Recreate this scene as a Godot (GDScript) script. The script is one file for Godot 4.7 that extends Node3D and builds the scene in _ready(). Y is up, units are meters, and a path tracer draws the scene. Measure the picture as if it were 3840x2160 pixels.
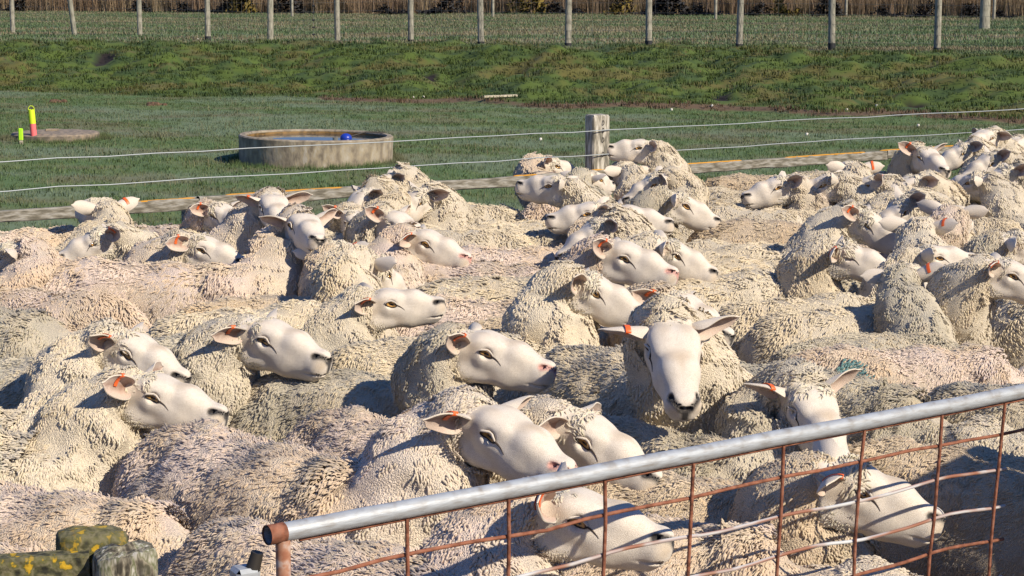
extends Node3D
# A flock of sheep packed in a yard behind a pipe gate; paddock, bank and post fence behind.

const CAM_H := 1.85
const FOCAL := 2000.0          # pixels of a 1024-wide picture
const HORIZON := -20.0
var pitch := atan((288.0 - HORIZON) / FOCAL)
var noise := FastNoiseLite.new()
var fine := FastNoiseLite.new()
var used := {}
var mats := {}

# ------------------------------------------------------------------ helpers
func numbered(called: String) -> String:
	var n: int = used.get(called, 0)
	used[called] = n + 1
	return called if n == 0 else "%s_%03d" % [called, n]

func tag(o: Node, label: String, category := "", group := "", kind := "") -> Node:
	o.set_meta("label", label)
	if category: o.set_meta("category", category)
	if group: o.set_meta("group", group)
	if kind: o.set_meta("kind", kind)
	return o

func base(called: String, at := Vector3.ZERO, turn := 0.0) -> Node3D:
	var o := Node3D.new()
	o.name = numbered(called)
	add_child(o)
	o.position = at
	o.rotation.y = turn
	return o

func part(called: String, m: Mesh, mat: Material, parent: Node, xf := Transform3D()) -> MeshInstance3D:
	var o := MeshInstance3D.new()
	o.name = called
	o.mesh = m
	if mat: o.material_override = mat
	o.transform = xf
	parent.add_child(o, true)
	return o

func pixel(vx: float, vy: float, height: float) -> Vector3:
	# where the line of sight of a picture point meets the level plane at this height
	var x := (vx * 0.39752 - 512.0) / FOCAL
	var y := -(vy * 0.39752 - 288.0) / FOCAL
	var d := Vector3(x, y * cos(pitch) - sin(pitch), -cos(pitch) - y * sin(pitch))
	return Vector3(0, CAM_H, 0) + d * ((height - CAM_H) / d.y)

func lin(r: float, g: float, b: float) -> Color:
	return Color(r, g, b).linear_to_srgb()

func noise_tex(freq: float, cols: Array, offs: Array, size := 256, kind := FastNoiseLite.TYPE_SIMPLEX_SMOOTH, oct := 4, seed_ := 1) -> NoiseTexture2D:
	var n := FastNoiseLite.new()
	n.noise_type = kind
	n.frequency = freq
	n.fractal_octaves = oct
	n.seed = seed_
	var t := NoiseTexture2D.new()
	t.width = size
	t.height = size
	t.seamless = true
	t.noise = n
	if cols.size():
		var g := Gradient.new()
		g.offsets = PackedFloat32Array(offs)
		g.colors = PackedColorArray(cols)
		t.color_ramp = g
	return t

func flat(name_: String, c: Color, rough := 0.9, metal := 0.0, vc := false) -> StandardMaterial3D:
	var m := StandardMaterial3D.new()
	m.resource_name = name_
	m.albedo_color = c
	m.roughness = rough
	m.metallic = metal
	m.vertex_color_use_as_albedo = vc
	mats[name_] = m
	return m

func textured(name_: String, tex: Texture2D, scale_: Vector3, rough := 0.9, bump: Texture2D = null, relief := 0.0, vc := false) -> StandardMaterial3D:
	var m := flat(name_, Color.WHITE, rough, 0.0, vc)
	m.albedo_texture = tex
	m.uv1_triplanar = true
	m.uv1_scale = scale_
	if bump:
		m.heightmap_enabled = true
		m.heightmap_texture = bump
		m.heightmap_scale = relief
	return m

# mesh collector: positions, normals, colours, indices
class Geo:
	var v := PackedVector3Array()
	var n := PackedVector3Array()
	var c := PackedColorArray()
	var i := PackedInt32Array()
	func grid(pts: PackedVector3Array, rows: int, cols: int, wrap: bool, col := Color.WHITE, flip := false) -> void:
		# rows x cols points; smooth normals; front faces clockwise
		var b := v.size()
		var nr := PackedVector3Array()
		nr.resize(rows * cols)
		for r in rows:
			var r0: int = maxi(r - 1, 0)
			var r1: int = mini(r + 1, rows - 1)
			for k in cols:
				var k0: int = (k - 1 + cols) % cols if wrap else maxi(k - 1, 0)
				var k1: int = (k + 1) % cols if wrap else mini(k + 1, cols - 1)
				var x: Vector3 = (pts[r * cols + k1] - pts[r * cols + k0]).cross(pts[r1 * cols + k] - pts[r0 * cols + k])
				nr[r * cols + k] = (x if flip else -x).normalized()
		v.append_array(pts)
		n.append_array(nr)
		var cc := PackedColorArray()
		cc.resize(rows * cols)
		cc.fill(col)
		c.append_array(cc)
		for r in rows - 1:
			for k in (cols if wrap else cols - 1):
				var a := b + r * cols + k
				var d := b + r * cols + (k + 1) % cols
				var e := a + cols
				var f := d + cols
				if flip: i.append_array(PackedInt32Array([a, e, d, d, e, f]))
				else: i.append_array(PackedInt32Array([a, d, e, d, f, e]))
	func add(o: Geo, t: Transform3D) -> void:
		var b := v.size()
		v.append_array(t * o.v)
		var nn: PackedVector3Array = Transform3D(t.basis.inverse().transposed(), Vector3.ZERO) * o.n
		for k in nn.size(): nn[k] = nn[k].normalized()
		n.append_array(nn)
		c.append_array(o.c)
		for k in o.i: i.append(k + b)
	func tube(path: PackedVector3Array, radii: PackedFloat32Array, sides := 8, col := Color.WHITE, caps := true) -> void:
		var pts := PackedVector3Array()
		var up := Vector3.UP
		var rows := path.size()
		for r in rows:
			var t: Vector3 = (path[mini(r + 1, rows - 1)] - path[maxi(r - 1, 0)]).normalized()
			if absf(t.dot(up)) > 0.95: up = Vector3.RIGHT if absf(t.x) < 0.9 else Vector3.BACK
			var s := t.cross(up).normalized()
			up = s.cross(t).normalized()
			for k in sides:
				var a := TAU * k / sides
				pts.append(path[r] + (s * cos(a) + up * sin(a)) * radii[r])
		grid(pts, rows, sides, true, col)
		if caps:
			for e in 2:
				var r := 0 if e == 0 else rows - 1
				var t: Vector3 = (path[0] - path[1] if e == 0 else path[rows - 1] - path[rows - 2]).normalized()
				var b := v.size()
				v.append(path[r]); n.append(t); c.append(col)
				for k in sides:
					v.append(pts[r * sides + k]); n.append(t); c.append(col)
				for k in sides:
					if e == 1: i.append_array(PackedInt32Array([b, b + 1 + k, b + 1 + (k + 1) % sides]))
					else: i.append_array(PackedInt32Array([b, b + 1 + (k + 1) % sides, b + 1 + k]))
	func box(s: Vector3, t := Transform3D(), col := Color.WHITE, bevel := 0.004) -> void:
		# bevelled box: eight corners cut, 3 x 6 faces
		var h := s * 0.5
		var bv: float = minf(bevel, minf(h.x, minf(h.y, h.z)) * 0.45)
		var q := func(a: Vector3, b: Vector3, cc: Vector3, d: Vector3) -> void:
			var nn := (b - a).cross(d - a).normalized()
			var mid := (a + b + cc + d) * 0.25
			var f := [a, b, cc, d]
			if nn.dot(mid) < 0:
				nn = -nn
				f = [a, d, cc, b]
			var bb := v.size()
			for p in f:
				v.append(t * p); n.append((t.basis * nn).normalized()); c.append(col)
			i.append_array(PackedInt32Array([bb, bb + 2, bb + 1, bb, bb + 3, bb + 2]))
		var x := h.x; var y := h.y; var z := h.z
		var xi := x - bv; var yi := y - bv; var zi := z - bv
		for e in [-1.0, 1.0]:
			q.call(Vector3(e * x, -yi, -zi), Vector3(e * x, yi, -zi), Vector3(e * x, yi, zi), Vector3(e * x, -yi, zi))
			q.call(Vector3(-xi, e * y, -zi), Vector3(xi, e * y, -zi), Vector3(xi, e * y, zi), Vector3(-xi, e * y, zi))
			q.call(Vector3(-xi, -yi, e * z), Vector3(xi, -yi, e * z), Vector3(xi, yi, e * z), Vector3(-xi, yi, e * z))
			for g in [-1.0, 1.0]:
				q.call(Vector3(e * x, g * yi, -zi), Vector3(e * xi, g * y, -zi), Vector3(e * xi, g * y, zi), Vector3(e * x, g * yi, zi))
				q.call(Vector3(e * x, -yi, g * zi), Vector3(e * xi, -yi, g * z), Vector3(e * xi, yi, g * z), Vector3(e * x, yi, g * zi))
				q.call(Vector3(-xi, e * y, g * zi), Vector3(-xi, e * yi, g * z), Vector3(xi, e * yi, g * z), Vector3(xi, e * y, g * zi))
	func mesh(into: ArrayMesh = null, mat: Material = null) -> ArrayMesh:
		var m := into if into else ArrayMesh.new()
		var a := []
		a.resize(Mesh.ARRAY_MAX)
		a[Mesh.ARRAY_VERTEX] = v
		a[Mesh.ARRAY_NORMAL] = n
		a[Mesh.ARRAY_COLOR] = c
		a[Mesh.ARRAY_INDEX] = i
		m.add_surface_from_arrays(Mesh.PRIMITIVE_TRIANGLES, a)
		if mat: m.surface_set_material(m.get_surface_count() - 1, mat)
		return m

# ------------------------------------------------------------------ the sheep's head as a field
# head axes: x to the nose, y up, z to the sheep's right; the eyes lie at x = 0.085
var cones := [
	[Vector3(-0.015, 0.0, 0.014), 0.051, Vector3(0.07, 0.006, 0.018), 0.046],
	[Vector3(0.070, 0.014, 0.012), 0.042, Vector3(0.165, 0.007, 0.011), 0.036],
	[Vector3(0.165, 0.007, 0.011), 0.036, Vector3(0.245, -0.016, 0.010), 0.026],
	[Vector3(0.020, -0.058, 0.024), 0.037, Vector3(0.135, -0.052, 0.016), 0.032],
	[Vector3(0.135, -0.044, 0.016), 0.034, Vector3(0.240, -0.044, 0.013), 0.027],
	[Vector3(0.150, -0.074, 0.004), 0.020, Vector3(0.232, -0.074, 0.005), 0.016],
	[Vector3(0.060, 0.032, 0.042), 0.014, Vector3(0.106, 0.026, 0.042), 0.012],
	[Vector3(0.075, -0.012, 0.045), 0.016, Vector3(0.150, -0.022, 0.030), 0.018],
	[Vector3(0.250, -0.034, 0.014), 0.021, Vector3(0.258, -0.042, 0.009), 0.018],
	[Vector3(0.260, -0.014, 0.002), 0.017, Vector3(0.264, -0.010, 0.011), 0.012],
]
func head_field(p: Vector3) -> float:
	p.z = sqrt(p.z * p.z + 0.00013)
	var d := 1.0
	for k in cones:
		var a: Vector3 = k[0]
		var ba: Vector3 = k[2] - a
		var pa := p - a
		var t := clampf(pa.dot(ba) / ba.length_squared(), 0.0, 1.0)
		var e: float = (pa - ba * t).length() - lerpf(k[1], k[3], t)
		var h := maxf(0.030 - absf(d - e), 0.0) / 0.030
		d = minf(d, e) - h * h * 0.0075
	# eye hollow, nostrils, mouth line
	d = _cut(d, (p - Vector3(0.086, 0.010, 0.068)).length() - 0.015, 0.010)
	d = _cut(d, minf(_seg(p, Vector3(0.280, -0.016, 0.010), Vector3(0.266, -0.006, 0.022)), _seg(p, Vector3(0.266, -0.006, 0.022), Vector3(0.244, -0.004, 0.034))) - 0.0056, 0.004)
	d = _cut(d, minf(_seg(p, Vector3(0.280, -0.056, 0.0), Vector3(0.256, -0.058, 0.032)), _seg(p, Vector3(0.256, -0.058, 0.032), Vector3(0.204, -0.062, 0.046))) - 0.0042, 0.004)
	return d
func _seg(p: Vector3, a: Vector3, b: Vector3) -> float:
	var ba := b - a
	return (p - a - ba * clampf((p - a).dot(ba) / ba.length_squared(), 0.0, 1.0)).length()
func _cut(d: float, e: float, k: float) -> float:
	var h := maxf(k - absf(d + e), 0.0) / k
	return maxf(d, -e) + h * h * k * 0.25
func on_head(p: Vector3, dir: Vector3, off := 0.0) -> Vector3:
	for s in 40:
		var d := head_field(p) - off
		p -= dir * d * 0.8
		if absf(d) < 0.0003: break
	return p
func head_normal(p: Vector3) -> Vector3:
	var e := 0.002
	return Vector3(head_field(p + Vector3(e, 0, 0)) - head_field(p - Vector3(e, 0, 0)), head_field(p + Vector3(0, e, 0)) - head_field(p - Vector3(0, e, 0)), head_field(p + Vector3(0, 0, e)) - head_field(p - Vector3(0, 0, e))).normalized()

func make_head(cell: float, nose: Color, warm: float) -> Geo:
	# surface nets over the field
	var lo := Vector3(-0.078, -0.108, 0)
	var nx := int(0.366 / cell) + 1
	var ny := int(0.190 / cell) + 1
	var nz2 := int(0.084 / cell) + 1
	var nz := nz2 * 2
	var val := PackedFloat32Array()
	val.resize(nx * ny * nz)
	for x in nx:
		for y in ny:
			for z in nz2:
				var f := head_field(Vector3(lo.x + x * cell, lo.y + y * cell, (z + 0.5) * cell))
				val[(x * ny + y) * nz + nz2 + z] = f
				val[(x * ny + y) * nz + nz2 - 1 - z] = f
	var g := Geo.new()
	var at := PackedInt32Array()
	at.resize(nx * ny * nz)
	at.fill(-1)
	var off := [0, 1, nz, nz + 1, ny * nz, ny * nz + 1, ny * nz + nz, ny * nz + nz + 1]
	var corner := [Vector3(0, 0, 0), Vector3(0, 0, 1), Vector3(0, 1, 0), Vector3(0, 1, 1), Vector3(1, 0, 0), Vector3(1, 0, 1), Vector3(1, 1, 0), Vector3(1, 1, 1)]
	var edges := [[0, 1], [2, 3], [4, 5], [6, 7], [0, 2], [1, 3], [4, 6], [5, 7], [0, 4], [1, 5], [2, 6], [3, 7]]
	for x in nx - 1:
		for y in ny - 1:
			for z in nz - 1:
				var id := (x * ny + y) * nz + z
				var neg := 0
				for o in off:
					if val[id + o] < 0.0: neg += 1
				if neg == 0 or neg == 8: continue
				var sum := Vector3.ZERO
				var cnt := 0
				for e in edges:
					var a := val[id + off[e[0]]]
					var b := val[id + off[e[1]]]
					if (a < 0.0) != (b < 0.0):
						sum += (corner[e[0]] as Vector3).lerp(corner[e[1]], a / (a - b))
						cnt += 1
				var p := Vector3(x, y, z) + sum / cnt
				at[id] = g.v.size()
				var q := Vector3(lo.x + p.x * cell, lo.y + p.y * cell, (p.z - nz2 + 0.5) * cell)
				g.v.append(q)
				g.n.append(head_normal(q))
				g.c.append(face_colour(q, nose, warm))
	for x in range(1, nx - 1):
		for y in range(1, ny - 1):
			for z in range(1, nz - 1):
				var id := (x * ny + y) * nz + z
				var s := val[id] < 0.0
				if s != (val[id + ny * nz] < 0.0): _quad(g, at, [id, id - nz, id - nz - 1, id - 1], s)
				if s != (val[id + nz] < 0.0): _quad(g, at, [id, id - 1, id - ny * nz - 1, id - ny * nz], s)
				if s != (val[id + 1] < 0.0): _quad(g, at, [id, id - ny * nz, id - ny * nz - nz, id - nz], s)
	return g
func _quad(g: Geo, at: PackedInt32Array, q: Array, s: bool) -> void:
	var a := at[q[0]]; var b := at[q[1]]; var c := at[q[2]]; var d := at[q[3]]
	if a < 0 or b < 0 or c < 0 or d < 0: return
	if s: g.i.append_array(PackedInt32Array([a, c, b, a, d, c]))
	else: g.i.append_array(PackedInt32Array([a, b, c, a, c, d]))
func face_colour(p: Vector3, nose: Color, warm: float) -> Color:
	var white := Color(0.75, 0.695, 0.625)
	var buff := Color(0.60, 0.48, 0.34)
	var k := clampf(noise.get_noise_3d(p.x * 9.0, p.y * 9.0 + warm * 5.0, absf(p.z) * 9.0) * 1.3 + 0.15, 0.0, 1.0) * warm
	var c := white.lerp(buff, k * 0.8)
	c = c.lerp(Color(0.50, 0.45, 0.39), clampf(fine.get_noise_3d(p.x * 60.0, p.y * 90.0, p.z * 90.0), 0.0, 1.0) * 0.35)
	var z := absf(p.z)
	# nose leather: the nostrils and the groove between them
	var q := Vector3(p.x, p.y, z)
	var dn := minf(minf(_seg(q, Vector3(0.280, -0.016, 0.008), Vector3(0.266, -0.006, 0.022)), _seg(q, Vector3(0.266, -0.006, 0.022), Vector3(0.246, -0.004, 0.033))) - 0.008, _seg(q, Vector3(0.280, -0.016, 0.004), Vector3(0.282, -0.046, 0.0)) - 0.005)
	c = c.lerp(nose, clampf(1.0 - dn / 0.007, 0.0, 1.0))
	var dm := minf(_seg(q, Vector3(0.280, -0.056, 0.0), Vector3(0.256, -0.058, 0.032)), _seg(q, Vector3(0.256, -0.058, 0.032), Vector3(0.204, -0.062, 0.046)))
	c = c.lerp(Color(0.16, 0.12, 0.10), clampf(1.0 - dm / 0.006, 0.0, 1.0) * 0.9)
	return c

# eye: an almond of wet eyeball with dark rim and tear line, and a pale lid above; side = +1 right, -1 left
func make_eye(side: float, open: float, iris: Color) -> ArrayMesh:
	var m := ArrayMesh.new()
	var ball := Geo.new()
	var cx := 0.086
	var cy := 0.008
	var pts := PackedVector3Array()
	var cols := PackedColorArray()
	var rim := Color(0.03, 0.022, 0.018)
	for r in 7:
		var f := r / 6.0
		for k in 20:
			var a := TAU * k / 20.0
			var ex := cos(a) * 0.0200 * f
			var ey := sin(a) * (0.0115 if sin(a) > 0 else 0.0100) * f * open * (1.0 - 0.25 * absf(cos(a)))
			var u := ex
			ey -= ex * 0.22
			var s := on_head(Vector3(cx + ex, cy + ey, side * 0.09), Vector3(0, 0, side), 0.0)
			s.z += side * (0.0005 + 0.0052 * sqrt(maxf(0.0, 1.0 - f * f)))
			pts.append(s)
			var col := iris
			var rr := sqrt(u * u + pow(ey + ex * 0.22, 2.0) * 1.2)
			if rr > 0.0150: col = Color(0.10, 0.06, 0.04)
			if absf(u) < 0.0068 and absf(ey + ex * 0.22) < 0.0026: col = Color(0.006, 0.006, 0.008)
			if f > 0.9: col = rim
			cols.append(col)
	ball.grid(pts, 7, 20, true, Color.WHITE, side < 0)
	ball.c = cols
	ball.mesh(m, mats.eye)
	var lid := Geo.new()
	var path := PackedVector3Array()
	var rad := PackedFloat32Array()
	for k in 9:
		var a := lerpf(PI * 0.97, PI * 0.03, k / 8.0)
		var ex := cos(a) * 0.0212
		var ey := sin(a) * 0.0125 * open * (1.0 - 0.25 * absf(cos(a))) - ex * 0.22 + 0.0025
		path.append(on_head(Vector3(cx + ex, cy + ey, side * 0.09), Vector3(0, 0, side), 0.0035))
		rad.append(0.0015 + 0.0020 * sin(a))
	lid.tube(path, rad, 7, Color(0.66, 0.60, 0.53))
	lid.mesh(m, mats.face)
	var dark := Geo.new()
	for half in 2:
		path = PackedVector3Array(); rad = PackedFloat32Array()
		for k in 9:
			var a := lerpf(PI, 0.0, k / 8.0)
			var ex := cos(a) * 0.0207
			var ey := sin(a) * (0.0119 if half == 0 else -0.0104) * open * (1.0 - 0.25 * absf(cos(a))) - ex * 0.22
			path.append(on_head(Vector3(cx + ex, cy + ey, side * 0.09), Vector3(0, 0, side), 0.0008))
			rad.append(0.0019)
		dark.tube(path, rad, 5, rim)
	path = PackedVector3Array(); rad = PackedFloat32Array()
	for k in 6:
		var f := k / 5.0
		path.append(on_head(Vector3(cx + 0.019 + f * 0.028, cy - 0.004 - f * (0.012 + 0.010 * f), side * 0.09), Vector3(0, 0, side), 0.0002))
		rad.append(lerpf(0.0030, 0.0007, f))
	dark.tube(path, rad, 5, Color(0.07, 0.05, 0.04))
	dark.mesh(m, mats.face)
	return m

# ear surface point: u along, v across (-1..1), skin 0 outer, 1 inner
func ear_point(u: float, v: float, inner: bool, L: float, d: Vector3, n: Vector3, s: Vector3, fold: float) -> Vector3:
	var w: float = L * (0.080 + 0.175 * pow(sin(PI * pow(clampf(u, 0.0, 1.0), 0.78)), 0.8)) * (1.0 - smoothstep(0.8, 1.0, u) * 0.92)
	var cup := lerpf(1.75, 0.55, smoothstep(0.0, 0.75, u)) + fold
	var r := w / sin(minf(cup, PI * 0.5))
	var a := v * cup
	var rr := r - (0.0035 if inner else 0.0)
	return d * (L * u) + s * (sin(a) * rr) + n * (r - cos(a) * rr) - d * 0.0 + n * (0.10 * L * u * u)

func add_ear(g: Geo, right: float, xf: Transform3D, L: float, el: float, sweep: float, twist: float, fold: float, tagged: bool, parent: Node) -> void:
	# el: raise, sweep: towards the nose (+) or tail (-), twist: turn of the opening
	var d := Vector3(sweep, sin(el), right * cos(el)).normalized()
	var n := Vector3(1, -0.15, 0)
	n = (n - d * n.dot(d)).normalized().rotated(d, twist * right)
	var s := n.cross(d).normalized()
	if s.y < 0: s = -s
	var root := Vector3(0.0, 0.022, right * 0.046)
	var e := Geo.new()
	var flip := s.cross(d).dot(n) < 0
	for inner in 2:
		var pts := PackedVector3Array()
		var cols := PackedColorArray()
		for r in 13:
			var u := r / 12.0
			for k in 9:
				var v := k / 4.0 - 1.0
				pts.append(root + ear_point(u, v, inner == 1, L, d, n, s, fold))
				var c := Color(0.71, 0.65, 0.57)
				if inner == 1:
					var q := clampf(1.05 - absf(v) * 1.25 - u * 0.55 + noise.get_noise_2d(u * 14.0, v * 5.0) * 0.5, 0.0, 1.0)
					c = Color(0.66, 0.54, 0.47).lerp(Color(0.30, 0.17, 0.125), q)
				cols.append(c)
		var b := e.c.size()
		e.grid(pts, 13, 9, false, Color.WHITE, (inner == 1) == flip)
		for k in cols.size(): e.c[b + k] = cols[k]
	# rim between the two skins
	for edge in [-1.0, 1.0]:
		var pts := PackedVector3Array()
		for r in 13:
			var u := r / 12.0
			var a := root + ear_point(u, edge, false, L, d, n, s, fold)
			var b := root + ear_point(u, edge, true, L, d, n, s, fold)
			pts.append(a); pts.append((a + b) * 0.5 + s * edge * 0.0012); pts.append(b)
		e.grid(pts, 13, 3, false, Color(0.70, 0.64, 0.56), (edge > 0) == flip)
	g.add(e, xf)
	if tagged:
		var t := Geo.new()
		var path := PackedVector3Array()
		for k in 6: path.append(root + ear_point(0.48, lerpf(-0.25, 1.0, k / 5.0), false, L, d, n, s, fold) - n * 0.0026 + s * 0.0024)
		for k in 6: path.append(root + ear_point(0.48, lerpf(0.92, -0.1, k / 5.0), true, L, d, n, s, fold) + n * 0.0030 + s * 0.0010)
		var pts := PackedVector3Array()
		var w := 0.0068
		for k in path.size():
			var tn := (path[mini(k + 1, path.size() - 1)] - path[maxi(k - 1, 0)]).normalized()
			var o := tn.cross(d).normalized() * 0.0011
			for q in [[-1, -1], [-1, 1], [1, 1], [1, -1]]: pts.append(path[k] + d * (w * q[0]) + o * q[1])
		t.grid(pts, path.size(), 4, true)
		part("ear_tag", t.mesh(), mats.tag, parent, xf)

# ------------------------------------------------------------------ wool
# a patch of locks; x is the way the wool lies, y stands off the skin
func wool_patch(seed_: int, count: int, spread: float, length: float, width: float, lean: float, blunt: float, curl: float) -> ArrayMesh:
	var r := RandomNumberGenerator.new()
	r.seed = seed_
	var g := Geo.new()
	for k in count:
		var a := k * 2.399963
		var q := spread * sqrt((k + 0.5) / count)
		var root := Vector3(cos(a) * q + r.randf_range(-0.003, 0.003), -0.006, sin(a) * q + r.randf_range(-0.003, 0.003))
		var yaw := r.randf_range(-0.4, 0.4)
		var dir := Vector3(cos(yaw), 0, sin(yaw))
		var side := Vector3(-sin(yaw), 0, cos(yaw))
		var L := length * r.randf_range(0.7, 1.3)
		var W := width * r.randf_range(0.75, 1.25)
		var le := lean + r.randf_range(-0.3, 0.25)
		var tone := r.randf_range(0.80, 1.12)
		var col := Color(tone, tone * r.randf_range(0.97, 1.02), tone * r.randf_range(0.93, 1.04))
		var pts := PackedVector3Array()
		var p := root
		var ang := PI * 0.5 - le * 0.35
		var prof := [1.0, 1.0, lerpf(0.62, 0.95, blunt), lerpf(0.08, 0.30, blunt)]
		var wav := r.randf_range(-1.0, 1.0) * curl
		for s in 4:
			for c in 4:
				var b := TAU * c / 4.0
				var up := Vector3(-sin(ang) * dir.x, cos(ang), -sin(ang) * dir.z)
				pts.append(p + (side * cos(b) + up * sin(b) * 0.7) * W * 0.5 * prof[s])
			ang -= le * 0.42 + curl * 0.25
			p += (dir * cos(ang) + Vector3.UP * sin(ang)) * (L / 3.0) + side * wav * L * 0.22
			wav = -wav
		var nb := g.n.size()
		g.grid(pts, 4, 4, true, col)
		for c in 16: g.n[nb + c] = (g.n[nb + c] + Vector3.UP * 0.2).normalized()
		var tip := g.v.size()
		g.v.append(p - (dir * cos(ang)) * (L / 3.4)); g.n.append((dir * 0.5 + Vector3.UP).normalized()); g.c.append(col)
		for c in 4: g.i.append_array(PackedInt32Array([tip - 4 + c, tip - 4 + (c + 1) % 4, tip]))
	return g.mesh(null, mats.wool)

var patches := {}
func fleece(called: String, rows: PackedFloat32Array, mesh_: Mesh, parent: Node) -> void:
	if rows.is_empty(): return
	var mm := MultiMesh.new()
	mm.transform_format = MultiMesh.TRANSFORM_3D
	mm.use_colors = true
	mm.mesh = mesh_
	mm.instance_count = rows.size() / 16
	mm.buffer = rows
	var o := MultiMeshInstance3D.new()
	o.name = called
	o.multimesh = mm
	o.set_meta("kind", "stuff")
	parent.add_child(o, true)
func put_row(rows: PackedFloat32Array, b: Basis, p: Vector3, c: Color) -> void:
	rows.append_array(PackedFloat32Array([b.x.x, b.y.x, b.z.x, p.x, b.x.y, b.y.y, b.z.y, p.y, b.x.z, b.y.z, b.z.z, p.z, c.r, c.g, c.b, 1.0]))

var tints := {
	"p": [Color(0.70, 0.58, 0.50), Color(0.67, 0.53, 0.385), Color(0.55, 0.485, 0.39)],
	"c": [Color(0.69, 0.61, 0.475), Color(0.67, 0.57, 0.41), Color(0.58, 0.515, 0.40)],
	"o": [Color(0.54, 0.49, 0.385), Color(0.57, 0.49, 0.36), Color(0.41, 0.375, 0.29)],
	"t": [Color(0.64, 0.525, 0.385), Color(0.63, 0.485, 0.32), Color(0.49, 0.41, 0.30)]}
func wool_colour(tint: String, p: Vector3, id: int, neck: float) -> Color:
	var t: Array = tints[tint]
	var o := id * 7.31
	var a := noise.get_noise_3d(p.x * 2.2 + o, p.y * 3.0, p.z * 3.0)
	var b := noise.get_noise_3d(p.x * 4.0 - o, p.y * 4.0 + 9.0, p.z * 4.0)
	var f := fine.get_noise_3d(p.x * 22.0 + o, p.y * 22.0, p.z * 22.0)
	var c: Color = (t[0] as Color).lerp(t[1], smoothstep(-0.25, 0.30, a + f * 0.15))
	# scattered stains of greenish grease and dirt, from noise alone
	c = c.lerp(t[2], smoothstep(0.18, 0.30, b + f * 0.5) * 0.5)
	if neck > 0.0: c = c.lerp(Color(0.69, 0.615, 0.485), neck * 0.75)
	return c * (1.0 + f * 0.10)

var RINGS := [[-0.50, 0.50, 0.03, 0.04, 0.04], [-0.49, 0.50, 0.09, 0.13, 0.15], [-0.455, 0.50, 0.145, 0.20, 0.22], [-0.40, 0.495, 0.18, 0.25, 0.27], [-0.32, 0.49, 0.20, 0.278, 0.29], [-0.22, 0.485, 0.212, 0.292, 0.30], [-0.10, 0.48, 0.216, 0.297, 0.31], [0.02, 0.48, 0.212, 0.295, 0.31], [0.12, 0.48, 0.204, 0.292, 0.305], [0.20, 0.485, 0.192, 0.282, 0.295]]
func bulge(p: Vector3, off: float, thick: float) -> float:
	return (noise.get_noise_3d(p.x * 5.0 + off, p.y * 5.0, p.z * 5.0) * 0.030 + noise.get_noise_3d(p.x * 12.0 + off, p.y * 5.0, p.z * 12.0) * 0.010) * minf(1.0, thick / 0.15)
func around_ring(a: float, c: Vector3, s: Vector3, u: Vector3, dv: Vector3) -> Vector3:
	var ca := cos(a); var sa := sin(a)
	return s * (ca * dv.x) + u * (sa * (dv.y if sa > 0 else dv.z))

var fleeces := {}
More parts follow.
